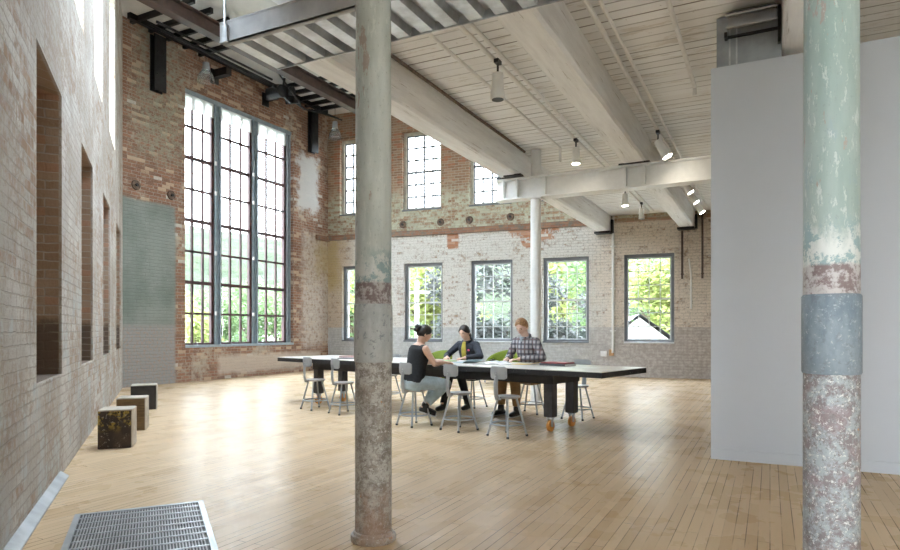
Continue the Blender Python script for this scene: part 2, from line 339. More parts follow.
# ---------------------------------------------------------------- geometry helpers
class MB:
    def __init__(s): s.bm = bmesh.new()
    def box(s, c, d, rot=None, bev=0.):
        r = bmesh.ops.create_cube(s.bm, size=1.)
        vs = r['verts']
        for v in vs: v.co = V((v.co.x * d[0], v.co.y * d[1], v.co.z * d[2]))
        if bev:
            es = list({e for v in vs for e in v.link_edges})
            g = bmesh.ops.bevel(s.bm, geom=es, offset=bev, segments=2, profile=.5, affect='EDGES', clamp_overlap=True)
            vs = list({v for f in g['faces'] for v in f.verts} | {v for v in vs if v.is_valid})
        mt = Matrix.Translation(V(c)) @ (rot.to_4x4() if rot else Matrix())
        for v in vs: v.co = mt @ v.co
        return s
    def ring(s, c, ux, uy, n):
        return [s.bm.verts.new(c + ux * math.cos(2 * PI * i / n) + uy * math.sin(2 * PI * i / n)) for i in range(n)]
    def skin(s, rings, cap=True, closed=False):
        n = len(rings[0])
        prs = list(zip(rings[:-1], rings[1:])) + ([(rings[-1], rings[0])] if closed else [])
        for a, b in prs:
            for i in range(n):
                j = (i + 1) % n; s.bm.faces.new((a[i], a[j], b[j], b[i]))
        if cap and not closed:
            s.bm.faces.new(rings[0][::-1]); s.bm.faces.new(rings[-1])
        return s
    def cyl(s, p0, p1, r0, r1=None, n=14):
        p0, p1 = V(p0), V(p1); r1 = r0 if r1 is None else r1
        q = (p1 - p0).to_track_quat('Z', 'Y'); ux, uy = q @ V((1, 0, 0)), q @ V((0, 1, 0))
        return s.skin([s.ring(p0, ux * r0, uy * r0, n), s.ring(p1, ux * r1, uy * r1, n)])
    def tube(s, pts, r, n=10, closed=False, cap=True, flat=1., up=None):
        pts = [V(p) for p in pts]; k = len(pts); rr = r if isinstance(r, (list, tuple)) else [r] * k
        rings = []; q0 = None
        for i, p in enumerate(pts):
            if closed: d = pts[(i + 1) % k] - pts[i - 1]
            else: d = pts[min(i + 1, k - 1)] - pts[max(i - 1, 0)]
            d.normalize()
            if q0 is None:
                q = d.to_track_quat('Z', 'Y')
                ux = q @ V((1, 0, 0)) if up is None else (V(up).cross(d)).normalized()
            else: ux = (ux - d * ux.dot(d)).normalized()
            q0 = 1; uy = d.cross(ux)
            rings.append(s.ring(p, ux * rr[i], uy * rr[i] * flat, n))
        return s.skin(rings, cap, closed)
    def capsule(s, pts, r, n=12, flat=1., up=None):
        """tube with rounded ends"""
        pts = [V(p) for p in pts]; k = len(pts); rr = list(r) if isinstance(r, (list, tuple)) else [r] * k
        d0 = (pts[0] - pts[1]).normalized(); d1 = (pts[-1] - pts[-2]).normalized()
        P, R = [], []
        for a in (80, 55, 28): P.append(pts[0] + d0 * rr[0] * math.sin(math.radians(a))); R.append(rr[0] * math.cos(math.radians(a)))
        P += pts; R += rr
        for a in (28, 55, 80): P.append(pts[-1] + d1 * rr[-1] * math.sin(math.radians(a))); R.append(rr[-1] * math.cos(math.radians(a)))
        return s.tube(P, R, n, flat=flat, up=up)
    def lathe(s, prof, n=24, o=(0, 0, 0)):
        o = V(o); s.skin([s.ring(o + V((0, 0, z)), V((r, 0, 0)), V((0, r, 0)), n) for r, z in prof]); return s
    def sph(s, c, r, rot=None, u=20, v=14):
        g = bmesh.ops.create_uvsphere(s.bm, u_segments=u, v_segments=v, radius=1.)
        r = (r, r, r) if not isinstance(r, (tuple, list)) else r
        mt = Matrix.Translation(V(c)) @ (rot.to_4x4() if rot else Matrix()) @ Matrix.Diagonal((*r, 1))
        for w in g['verts']: w.co = mt @ w.co
        return g['verts']
    def quad(s, *p): s.bm.faces.new([s.bm.verts.new(V(q)) for q in p]); return s
    def prism(s, pts, z0, z1):
        a = [s.bm.verts.new((p[0], p[1], z0)) for p in pts]; b = [s.bm.verts.new((p[0], p[1], z1)) for p in pts]
        return s.skin([a, b])
    def build(s, name, m, parent=None, smooth=False, loc=None, rz=0.):
        bmesh.ops.recalc_face_normals(s.bm, faces=s.bm.faces)
        me = bpy.data.meshes.new(name); s.bm.to_mesh(me); s.bm.free()
        mats = m if isinstance(m, (list, tuple)) else [m]
        for q in mats: me.materials.append(M[q] if isinstance(q, str) else q)
        if smooth:
            for p in me.polygons: p.use_smooth = True
            if smooth != 2: me.set_sharp_from_angle(angle=math.radians(40))
        o = bpy.data.objects.new(name, me); COL.objects.link(o)
        if parent: o.parent = parent
        if loc is not None: o.location = loc
        o.rotation_euler.z = rz
        return o

def empty(name, loc=(0, 0, 0), rz=0.):
    o = bpy.data.objects.new(name, None); COL.objects.link(o); o.location = loc; o.rotation_euler = (0, 0, rz); o.empty_display_size = .1
    return o
def tag(o, label, cat, group=None, kind=None):
    o['label'] = label; o['category'] = cat
    if group: o['group'] = group
    if kind: o['kind'] = kind
    return o
def struct(o): o['kind'] = 'structure'; return o
def copy_tree(o, parent=None):
    c = o.copy(); COL.objects.link(c); c.parent = parent
    for ch in o.children: copy_tree(ch, c)
    return c

# ---------------------------------------------------------------- room shell
XW = -12.2
CL = V((XW, 8.736, 0)); CR = V((XW, 15.68, 0))
LD = V((.78176, -.62358, 0)); LLEN = 15.
LO = CL + LD * LLEN                                  # near end of the left wall
BD = V((.9945, .105, 0)).normalized()
a_left = math.atan2(-LD.y, -LD.x); a_back = math.atan2(BD.y, BD.x)

def wall(name, L, Hh, holes, th, m, loc, rz, blind=()):
    """wall in its own frame: x along, room face at y = 0, thickness to +y"""
    mb = MB(); bm = mb.bm
    xs = sorted({0., L} | {h[0] for h in holes} | {h[1] for h in holes}); zs = sorted({0., Hh} | {h[2] for h in holes} | {h[3] for h in holes})
    cache = {}
    def vt(x, y, z):
        k = (round(x, 4), round(y, 4), round(z, 4))
        if k not in cache: cache[k] = bm.verts.new(k)
        return cache[k]
    def inh(cx, cz):
        for i, h in enumerate(holes):
            if h[0] < cx < h[1] and h[2] < cz < h[3]: return i
        return -1
    for i in range(len(xs) - 1):
        for j in range(len(zs) - 1):
            x0, x1, z0, z1 = xs[i], xs[i + 1], zs[j], zs[j + 1]
            k = inh((x0 + x1) / 2, (z0 + z1) / 2)
            if k < 0:
                bm.faces.new((vt(x0, 0, z0), vt(x1, 0, z0), vt(x1, 0, z1), vt(x0, 0, z1)))
                bm.faces.new((vt(x0, th, z0), vt(x0, th, z1), vt(x1, th, z1), vt(x1, th, z0)))
            elif k in blind:
                for yy in (blind[k], th): bm.faces.new((vt(x0, yy, z0), vt(x1, yy, z0), vt(x1, yy, z1), vt(x0, yy, z1)))
    for k, h in enumerate(holes):
        d = blind[k] if k in blind else th
        gx = [x for x in xs if h[0] <= x <= h[1]]; gz = [z for z in zs if h[2] <= z <= h[3]]
        for z in (h[2], h[3]):
            for p, q in zip(gx[:-1], gx[1:]): bm.faces.new((vt(p, 0, z), vt(q, 0, z), vt(q, d, z), vt(p, d, z)))
        for x in (h[0], h[1]):
            for p, q in zip(gz[:-1], gz[1:]): bm.faces.new((vt(x, 0, p), vt(x, d, p), vt(x, d, q), vt(x, 0, q)))
    for x in (0, L): bm.faces.new((vt(x, 0, 0), vt(x, th, 0), vt(x, th, Hh), vt(x, 0, Hh)))
    return struct(mb.build(name, m, loc=loc, rz=rz))

RH = 7.86                                            # underside of the high roof
# niches and upper openings of the left wall, given as distance from the far corner
niche = [(8.78, 9.95), (6.20, 7.36), (3.47, 4.71), (.66, 1.94), (11.4, 12.6)]
uppers = [(7.14, 8.4), (4.86, 6.0), (2.29, 3.62), (9.5, 10.8), (11.9, 13.2)]
LH = [(LLEN - b, LLEN - a, .85, 3.195) for a, b in niche] + [(LLEN - b, LLEN - a, 4.40, 7.3) for a, b in uppers]
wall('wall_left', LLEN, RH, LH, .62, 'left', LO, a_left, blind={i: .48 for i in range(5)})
BIG = (1.60, 5.36, .80, 6.92)
wall('wall_far_left', CR.y - CL.y, RH, [BIG], .45, 'farleft', CL, PI / 2)
KL = [.50, 2.58, 4.66, 6.745, 8.87]
BWL = 17.4
LOWW = [(k, k + 1.23, .885, 3.18) for k in KL] + [(11.0, 12.2, .885, 3.18)]
UPW = [(k, k + 1.25, 4.72, 7.06) for k in (.42, 2.53, 4.62, 6.7, 8.8, 10.9)]
wall('wall_back', BWL, RH, LOWW + UPW, .45, 'back', CR, a_back)
# floor, ceilings
be = CR + BD * BWL
mb = MB(); mb.prism([(LO.x, LO.y), (CL.x, CL.y), (CR.x, CR.y), (be.x, be.y), (be.x, -5), (LO.x, -5)], -.12, 0.); struct(mb.build('floor', 'floor'))
yb = lambda X: CR.y + (X - XW) * BD.y / BD.x
mb = MB(); mb.prism([(-4.02, -5), (5.1, -5), (5.1, yb(5.1)), (-4.02, yb(-4.02))], 4.2, 4.36); struct(mb.build('ceiling', 'boards'))
ADDED_SKYLIGHT = (-7.6, -4.4, 4.2, 8.4)                          # unseen skylight added in the high roof to light the hall, x0 x1 y0 y1
mb = MB(); x0, x1, y0, y1 = ADDED_SKYLIGHT
for pl in ([(LO.x - .5, -5), (LO.x - .5, LO.y - .5), (x1, y0), (be.x, y0), (be.x, -5)], [(x1, y0), (x1, y1), (be.x, y1), (be.x, y0)],
           [(CL.x - .6, y1), (CL.x - .6, CR.y + .6), (be.x, be.y + .5), (be.x, y1)], [(LO.x - .5, LO.y - .5), (CL.x - .6, CL.y - .6), (CL.x - .6, y1), (x0, y1), (x0, y0), (x1, y0)]):
    mb.prism(pl, RH, RH + .15)
struct(mb.build('ceiling_high', 'roof'))
RW = 5.1 - (LO.x - .2)
wall('wall_rear', RW, RH, [(1.0, 2.0, .9, 2.8), (3.2, 5.4, .7, 3.5), (.5, 2.9, 4.7, 7.4), (3.2, 5.4, 4.7, 7.4)], .4, M['white_brick'], (5.1, -5, 0), PI)  # unseen wall; openings sized for the light they throw on columns and partition
wall('wall_right', yb(5.1) + 5, RH, [], .3, M['white_brick'], (5.1, yb(5.1), 0), -PI / 2)
# partition
PY = 6.455
mb = MB(); mb.box((2.25, PY + .09, 1.85), (5.5, .18, 3.70)); struct(mb.build('wall_partition', 'partition'))
mb = MB(); mb.box((2.25, PY - .008, .05), (5.5, .018, .10), bev=.004); struct(mb.build('baseboard_partition', 'partition'))
# flashing along the foot of the left wall
mb = MB()
mb.quad((1.3, -.065, .012), (LLEN - 8.90, -.065, .012), (LLEN - 8.90, -.004, .055), (1.3, -.004, .055)); mb.quad((1.3, -.065, .0), (1.3, -.065, .012), (LLEN - 8.90, -.065, .012), (LLEN - 8.90, -.065, .0))
mb.quad((1.3, -.004, .0), (LLEN - 8.90, -.004, .0), (LLEN - 8.90, -.004, .055), (1.3, -.004, .055)); mb.quad((LLEN - 8.90, -.065, 0), (LLEN - 8.90, -.065, .012), (LLEN - 8.90, -.004, .055), (LLEN - 8.90, -.004, 0))
struct(mb.build('trim_1', 'zinc_matt', loc=LO, rz=a_left))
# brick ledge of the back wall
t = NT('ledge_brick')
c, fac, rv, _ = brick_base(t, (.25, .125, .08), (.33, .19, .125), (.26, .21, .17)); c = t.mix(t.step(t.noise(5, 5, .7), .5, .62), c, (.20, .17, .14)); M['ledge'] = finish_brick(t, c, fac, None)
mb = MB(); mb.box((4.1, -.035, 4.05), (8.2, .07, .16)); struct(mb.build('trim_2', 'ledge', loc=CR, rz=a_back))
mb = MB(); mb.box((6.65, -.035, 4.02), (.62, .07, .14)); struct(mb.build('trim_3', 'ledge', loc=CL, rz=PI / 2))

# ---------------------------------------------------------------- windows
def window(name, loc, rz, x0, x1, z0, z1, dep, frame, munt, sillm, rows=6, cols=4, fw=.07, sill_in=.03, mw=.022):
    root = struct(empty(name, loc, rz))
    w = x1 - x0; cx = (x0 + x1) / 2; cz = (z0 + z1) / 2; h = z1 - z0
    f = MB()
    f.box((x0 + fw / 2, dep, cz), (fw, .12, h)); f.box((x1 - fw / 2, dep, cz), (fw, .12, h))
    f.box((cx, dep, z1 - fw * .6), (w - 2 * fw, .12, fw * 1.2)); f.box((cx, dep, z0 + fw / 2), (w - 2 * fw, .12, fw))
    f.build('window_frame', frame, root)
    m = MB(); ix0, ix1, iz0, iz1 = x0 + fw, x1 - fw, z0 + fw, z1 - fw * 1.2
    s = .035                                             # sash rails, two sashes
    zm = (iz0 + iz1) / 2
    for zz in (iz0 + s / 2, iz1 - s / 2, zm): m.box((cx, dep + .01, zz), (ix1 - ix0, .05, s + (mw * .55 if zz == zm else 0)))
    for xx in (ix0 + s / 2, ix1 - s / 2): m.box((xx, dep + .012, cz), (s, .045, iz1 - iz0))
    for i in range(1, cols): m.box((ix0 + (ix1 - ix0) * i / cols, dep + .014, (iz0 + iz1) / 2), (mw, .03, iz1 - iz0))
    for j in range(1, rows):
        if j != rows // 2: m.box((cx, dep + .0145, iz0 + (iz1 - iz0) * j / rows), (ix1 - ix0, .028, mw))
    m.build('sash', munt, root)
    MB().box((cx, dep + .02, cz), (w - 2 * fw, .006, h - 2 * fw)).build('glass', 'glass', root)
    if sillm: MB().box((cx, dep / 2 - sill_in / 2, z0 - .008 + .02), (w + .0, dep + sill_in - .10 + .1, .04), bev=.005).build('window_sill', sillm, root)
    return root
n = 2
for (x0, x1, z0, z1) in LOWW:
    window('window_%d' % n, CR, a_back, x0, x1, z0, z1, .17, 'frame_dark', 'muntin', 'sill' if n in (4, 6) else 'frame_dark'); n += 1
for (x0, x1, z0, z1) in UPW:
    window('window_%d' % n, CR, a_back, x0, x1, z0, z1, .2, 'frame_old', 'muntin_g', 'frame_dark', fw=.08, mw=.05); n += 1
for (x0, x1, z0, z1) in LH[5:]:
    window('window_%d' % n, LO, a_left, x0, x1, z0, z1, .52, 'frame_old', 'muntin_g', None, fw=.06); n += 1

r_ = struct(empty('window_30', (0, 0, RH)))  # unseen skylight, put in to brighten the deep hall
mb = MB(); x0, x1, y0, y1 = ADDED_SKYLIGHT
for q in range(5): mb.box((x0 + (x1 - x0) * q / 4, (y0 + y1) / 2, .08), (.07, y1 - y0, .12))
for q in range(3): mb.box(((x0 + x1) / 2, y0 + (y1 - y0) * q / 2, .08), (x1 - x0, .07, .10))
mb.build('window_frame', 'frame_old', r_); MB().quad((x0, y0, .12), (x1, y0, .12), (x1, y1, .12), (x0, y1, .12)).build('glass', 'glass', r_)
# the tall three-light window
root = struct(empty('window_1', CL, PI / 2))
bx0, bx1, bz0, bz1 = BIG; dep = .16
f = MB()
f.box(((bx0 + bx1) / 2, dep, bz1 - .05), (bx1 - bx0, .16, .10)); f.box(((bx0 + bx1) / 2, dep - .03, bz0 + .03), (bx1 - bx0, .28, .06))
MX = [(2.66, .20), (3.94, .20), (5.25, .16)]
for cx, w in MX:
    f.box((cx - w / 2 + .02, dep, (bz0 + bz1) / 2), (.035, .16, bz1 - bz0 - .1)); f.box((cx + w / 2 - .02, dep, (bz0 + bz1) / 2), (.035, .16, bz1 - bz0 - .1))
    f.box((cx, dep + .02, (bz0 + bz1) / 2), (w - .07, .05, bz1 - bz0 - .1))
f.build('window_frame', 'frame_blue', root)
lights = [(bx0 + .01, 2.56), (2.76, 3.84), (4.04, 5.17)]
nr = 8; zz = [bz0 + .07 + (bz1 - bz0 - .17) * j / nr for j in range(nr + 1)]
for a, b in lights:
    m = MB(); w = b - a
    m.box((a + .025, dep, (zz[0] + zz[-1]) / 2), (.05, .08, zz[-1] - zz[0])); m.box((b - .04, dep, (zz[0] + zz[-1]) / 2), (.08, .08, zz[-1] - zz[0]))
    for i in (1, 2): m.box((a + w * i / 3, dep, (zz[0] + zz[-1]) / 2), (.052, .05, zz[-1] - zz[0]))
    for j, q in enumerate(zz): m.box(((a + b) / 2, dep + .002, q), (w, .06, .08 if j % 2 == 0 else .05))
    m.build('sash', 'frame_red', root)
    MB().box(((a + b) / 2, dep + .012, (bz0 + bz1) / 2), (w, .006, zz[-1] - zz[0])).build('glass', 'glass', root)
    MB().box(((a + b) / 2, dep - .055, bz1 - .27), (w - .04, .006, .36)).build('roller_shade', 'shade', root)
m = MB()
for cx, w in MX[:2]:
    for q in (zz[1], zz[3], zz[5], zz[6]): m.box((cx - .09, dep - .10, q + .02), (.05, .05, .10), bev=.008)
m.build('latch', 'white', root)

# ---------------------------------------------------------------- timber and steel overhead
def beam(x0, x1, y0, y1, z0, z1, label):
    mb = MB(); rows = 14; rg = []; r2 = random.Random(int(x0 * 100))
    c = .03; nx, nz = x1 - x0, z1 - z0
    prof = [(x0 + c, z0), (x1 - c, z0), (x1, z0 + c), (x1, z1), (x0, z1), (x0, z0 + c)]
    for i in range(rows + 1):
        y = y0 + (y1 - y0) * i / rows; dx, dz = r2.uniform(-.008, .008), r2.uniform(-.006, .006)
        rg.append([mb.bm.verts.new((px + dx, y, pz + (dz if pz < z1 - .1 else 0))) for px, pz in prof])
    mb.skin(rg); return tag(mb.build('timber_beam', 'timber'), label, 'beam')
GY = 9.95                                            # the crossing steel beam
beam(-4.04, -3.70, 4.62, GY + .12, 3.77, 4.2, 'long white timber ceiling beam nearest the tall window, ending on the slim white post')
beam(-4.02, -3.70, GY + .14, yb(-3.86) - .01, 3.77, 4.2, 'white timber ceiling beam running from the slim white post to the back wall')
beam(-2.02, -1.67, 4.62, GY + .12, 3.77, 4.2, 'thick white timber ceiling beam in the middle of the ceiling, this side of the crossing steel beam')
beam(-2.02, -1.67, GY + .14, yb(-1.84) - .01, 3.77, 4.2, 'white timber ceiling beam beyond the crossing steel beam, ending between two black rods')
beam(.10, .47, 4.62, GY + .12, 3.77, 4.2, 'white timber ceiling beam partly hidden behind the teal column, above the partition')
for i, (bx, yy) in enumerate(((-3.86, None), (-1.85, None))):
    mb = MB(); y2 = yb(bx) - .20; mb.box((bx, y2, 3.739), (.40, .28, .05)); mb.box((bx + .225, y2 + .06, 3.90), (.05, .12, .34))
    tag(mb.build('iron_shoe', 'black'), ('black iron shoe under the beam end beside the wall pipe', 'black iron shoe under the beam end near the partition')[i], 'bracket')
for i, bx in enumerate((-3.87, -1.845)):
    mb = MB(); mb.box((bx, GY - .03, 3.7605), (.46, .26, .022))
    if i == 0: mb.box((bx + .1, GY - .22, 3.7605), (.3, .14, .022))
    tag(mb.build('bearing_plate', 'black'), ('dark bearing plate under the beam end over the slim white post', 'dark bearing plate between the middle beam and the crossing steel beam')[i], 'plate')
# crossing steel beam
root = tag(empty('steel_beam', (0, GY, 3.40)), 'white steel beam crossing under the timber beams on the slim post', 'beam')
L0, L1 = -4.15, 4.9; mb = MB(); cx = (L0 + L1) / 2
mb.box((cx, 0, .01), (L1 - L0, .26, .024)); mb.box((cx, 0, .338), (L1 - L0, .26, .024)); mb.box((cx, 0, .174), (L1 - L0, .03, .31)); mb.build('web', 'white', root)
for xx in (-4.0, -3.75, -3.27, -1.98, -1.70, .15, .43):
    mb = MB(); mb.box((xx, -.068, .174), (.016, .11, .304)); mb.box((xx, .068, .174), (.016, .11, .304)); mb.build('stiffener', 'white', root)
root = tag(empty('post', (-3.46, GY, 0)), 'slim round white post standing behind the man, under the crossing steel beam', 'post')
mb = MB(); mb.lathe([(.13, 0), (.13, .02), (.088, .03), (.086, 3.36), (.086, 3.385)], 24); mb.build('shaft', 'white', root, True)
mb = MB(); mb.box((0, 0, 3.3925), (.26, .24, .014)); mb.build('cap_plate', 'white', root)
# upper stub of the post between the steel beam and the ceiling
mb = MB(); mb.cyl((-3.46, GY + .02, 3.751), (-3.46, GY + .02, 4.2), .085, n=20); tag(mb.build('post_stub', 'offwhite', smooth=True), 'short white round stub between steel beam and board ceiling above the post', 'post')
# deck strip
root = tag(empty('metal_deck', (0, 0, 3.70)), 'corrugated galvanised deck strip overhead in front of the board ceiling', 'deck')
DX0, DX1, DY0, DY1 = -4.18, 1.2, 3.98, 4.60
mb = MB(); pts = []; x = DX0
while x < DX1:
    for dx, dz in ((0, 0), (.115, 0), (.135, .065), (.205, .065), (.225, 0)): pts.append((x + dx, dz))
    x += .225
a = [mb.bm.verts.new((px, DY0, pz + .004)) for px, pz in pts]; b = [mb.bm.verts.new((px, DY1, pz + .004)) for px, pz in pts]
for i in range(len(a) - 1): mb.bm.faces.new((a[i], a[i + 1], b[i + 1], b[i]))
mb.build('corrugated_sheet', 'galv', root)
mb = MB(); mb.box(((DX0 + DX1) / 2, (DY0 + DY1) / 2, .09), (DX1 - DX0, DY1 - DY0 - .02, .03)); mb.build('deck_top', 'zinc', root)
mb = MB(); mb.box(((DX0 + DX1) / 2, DY1, .035), (DX1 - DX0, .012, .08)); mb.build('edge_angle', 'galv', root)
mb = MB(); mb.box(((DX0 + DX1) / 2, DY0 - .02, .075), (DX1 - DX0 + .1, .03, .17)); mb.box(((DX0 + DX1) / 2, DY0 - .0, -.004), (DX1 - DX0 + .1, .08, .012)); mb.box(((DX0 + DX1) / 2, DY0 - .0, .16), (DX1 - DX0 + .1, .08, .012)); mb.build('channel', 'chan', root)
mb = MB(); mb.cyl((DX0 + .03, DY0 - .055, -.02), (DX0 + .03, DY0 - .055, .34), .009, n=8); mb.box((DX0 + .03, DY0 - .05, .05), (.06, .025, .14)); mb.build('hanger', 'galv', root)
# high steel girder and roof framing
GX, GZ0, GZ1 = -10.2, 7.24, 7.55
mb = MB(); gy0, gy1 = 7.6, yb(GX) - .02; gy = (gy0 + gy1) / 2
mb.box((GX, gy, GZ0 + .012), (.22, gy1 - gy0, .024)); mb.box((GX, gy, GZ1 - .012), (.22, gy1 - gy0, .024)); mb.box((GX, gy, (GZ0 + GZ1) / 2), (.02, gy1 - gy0, GZ1 - GZ0 - .04))
tag(mb.build('steel_girder', 'girder'), 'long dark brown steel girder high up beside the corrugated deck', 'girder')
for i, yy in enumerate((8.9, 9.35, 9.8, 10.25, 10.7, 13.2, 13.65, 14.1, 14.55, 15.0)):
    mb = MB(); mb.box((-11.2, yy, RH - .055), (1.9, .07, .11)); o = mb.build('roof_rafter', 'black')
    tag(o, 'short black rafter on the white roof, left of the tall window' if i < 5 else 'short black rafter on the white roof above the far brick corner', 'rafter', 'black rafters at the near end' if i < 5 else 'black rafters at the far corner')
mb = MB(); mb.box((-11.95, 12.0, RH - .06), (.10, 6.6, .12)); tag(mb.build('roof_plate', 'black'), 'black roof timber running along the top of the brick wall over the tall window', 'beam')
for i, (yy, z0, z1) in enumerate(((9.54, 6.51, 7.74), (14.86, 6.49, 7.74))):
    mb = MB(); mb.box((XW + .02, yy, (z0 + z1) / 2), (.03, .30, z1 - z0)); mb.box((XW + .09, yy, (z0 + z1) / 2), (.12, .025, z1 - z0)); mb.box((XW + .155, yy, (z0 + z1) / 2), (.022, .30, z1 - z0))
    for k in (.3, .7):
        for sx in (-.08, .08): mb.cyl((XW + .16, yy + sx, z0 + (z1 - z0) * k), (XW + .185, yy + sx, z0 + (z1 - z0) * k), .02, n=8)
    tag(mb.build('wall_stanchion', 'black'), ('black steel stanchion high on the wall left of the tall window', 'black steel stanchion high on the wall right of the tall window, near the corner')[i], 'bracket')
for i, yy in enumerate((11.2, 12.95)):
    mb = MB(); mb.box((XW + .25, yy, 7.50), (.5, .16, .18) if i == 0 else (.34, .14, .16)); mb.box((XW + .02, yy, 7.45), (.04, .22, .34))
    tag(mb.build('stub_bracket', 'black'), ('black stub bracket sticking out above the left light of the tall window', 'black stub bracket below the hoist above the tall window')[i], 'bracket')
for i, dx in enumerate((.62, .85)):
    mb = MB(); mb.cyl((XW + dx, 8.9, 7.62), (XW + dx, 12.3, 7.62), .028, n=8); tag(mb.build('rail_pipe', 'black', smooth=True), ('black rail high under the roof, the one nearer the brick wall', 'black rail high under the roof, the one farther from the brick wall')[i], 'rail')
root = tag(empty('hoist', (XW + .75, 12.72, 7.33)), 'tangled black hoist machinery hanging under the roof above the tall window', 'hoist')
mb = MB(); mb.box((0, 0, .16), (.30, .42, .28), Euler((.2, .1, .3)).to_matrix(), bev=.02); mb.box((.1, .35, .02), (.34, .22, .2), Euler((.3, 0, .2)).to_matrix(), bev=.02); mb.build('motor', 'black', root)
mb = MB(); mb.cyl((-.2, -.2, .05), (.22, -.2, .05), .15, n=18); mb.build('drum', 'black', root, True)
mb = MB(); mb.cyl((-.15, .25, .22), (.2, .25, .22), .12, n=18); mb.build('drum', 'black', root, True)
mb = MB(); mb.box((-.12, .1, .28), (.05, .8, .08), Euler((.25, 0, 0)).to_matrix()); mb.box((.15, -.1, .02), (.05, .7, .07), Euler((-.35, 0, 0)).to_matrix()); mb.cyl((.3, -.4, .42), (.3, .45, -.1), .02); mb.cyl((0, .1, .3), (.05, .1, .52), .03); mb.build('arm', 'black', root)
mb = MB(); mb.tube([(0, .3, .1), (.05, .9, -.05), (.02, 1.6, .12), (.0, 2.5, .18)], .025, 8); mb.tube([(.15, .3, .0), (.2, .8, -.12), (.12, 1.6, .04), (.12, 2.5, .12)], .02, 8); mb.build('cable', 'black', root, True)
for i, (yy, zt, sc) in enumerate(((10.05, 7.19, 1.), (14.72, 7.25, 1.15))):
    root = tag(empty('pendant_lamp', (-11.2, yy, 0)), ('clear glass pendant lamp hanging in front of the wall left of the tall window', 'clear glass pendant lamp hanging in the far corner beside the mottled grey column')[i], 'lamp')
    MB().cyl((0, 0, zt), (0, 0, RH), .006, n=6).build('cord', 'black', root)
    mb = MB(); mb.lathe([(.02, zt), (.07, zt - .02), (.08, zt - .18 * sc), (.10, zt - .2 * sc)], 18); mb.build('lamp_cap', 'chan', root, True)
    mb = MB(); mb.lathe([(.09, zt - .2 * sc), (.15, zt - .27 * sc), (.18, zt - .36 * sc), (.185, zt - .44 * sc), (.175, zt - .44 * sc), (.17, zt - .36 * sc), (.14, zt - .28 * sc), (.08, zt - .22 * sc)], 24); mb.build('lamp_shade', 'lampglass', root, True)
# ceiling conduits
def conduit(pts, r, label, m='offwhite'):
    mb = MB(); mb.tube(pts, r, 8); return tag(mb.build('conduit_pipe', m, smooth=True), label, 'pipe')
cz = 4.12
conduit([(-3.60, 4.7, cz + .03), (-3.60, 9.8, cz + .03)], .02, 'dark conduit run close along the beam nearest the tall window', 'rust')
conduit([(-2.98, 4.7, cz), (-2.98, 9.75, cz), (-2.98, 9.75, cz - .22)], .02, 'thin white ceiling pipe with a drop end, left of the paired track pipes')
conduit([(-2.64, 4.7, cz), (-2.64, 15.9, cz)], .026, 'white lighting track pipe, the left of the close pair left of the middle beam')
conduit([(-2.53, 4.7, cz), (-2.53, 15.9, cz)], .020, 'white lighting track pipe, the right of the close pair left of the middle beam')
conduit([(-1.45, 4.7, cz), (-1.45, 16.0, cz)], .027, 'white ceiling pipe just right of the middle beam, nearer the beam')
conduit([(-1.335, 4.7, cz), (-1.335, 16.0, cz)], .020, 'white ceiling pipe just right of the middle beam, farther from the beam')
conduit([(-.80, 4.7, cz), (-.80, 8.0, cz), (-.80, 8.02, cz - .1)], .024, 'white ceiling pipe with a sprinkler end above the corner of the partition')
def spot(p, label, lit, tilt=(0, 0), sc=1.):
    root = tag(empty('spotlight', p), label, 'spotlight')
    R = Euler((tilt[0], tilt[1], 0)).to_matrix(); ax = R @ V((0, 0, -1)); c0 = V((0, 0, -.10 * sc))
    mb = MB(); mb.cyl((0, 0, .0), (0, 0, -.11 * sc), .012, n=8); mb.box((0, 0, .01), (.05, .10, .04)); mb.build('stem', 'black', root)
    mb = MB(); mb.cyl(c0 - ax * .0, c0 + ax * .17 * sc, .050 * sc, .060 * sc, 18); mb.cyl(c0 + ax * .17 * sc, c0 + ax * .24 * sc, .066 * sc, .066 * sc, 18); mb.build('lamp_housing', 'white', root, True)
    mb = MB(); mb.cyl(c0 + ax * .236 * sc, c0 + ax * .244 * sc, .055 * sc, .055 * sc, 18); mb.build('lens', 'bulb' if lit else 'black', root)
spot((-2.58, 6.2, 4.06), 'large white spotlight pointing straight down, nearest to the metal deck', False, sc=1.15)
spot((-2.60, 9.3, 4.06), 'white spotlight pointing down just this side of the crossing steel beam', True)
spot((-1.44, 9.45, 4.06), 'white tilted spotlight beside the end of the middle beam, above the crossing steel beam', True, (.0, -.5), 1.15)
spot((-2.60, 12.9, 4.06), 'white spotlight beyond the crossing steel beam, left of the cone lamp', True)
spot((-2.58, 14.6, 4.06), 'white cone spotlight near the back wall between the two far beams', False)
spot((-1.44, 12.4, 4.06), 'white tilted spotlight beyond the crossing steel beam, first of three in a row', True, (0, -.6))
spot((-1.44, 13.4, 4.06), 'white tilted spotlight beyond the crossing steel beam, middle of three in a row', True, (0, -.6))
spot((-1.44, 14.6, 4.06), 'white tilted spotlight beyond the crossing steel beam, last of three in a row', True, (0, -.6))
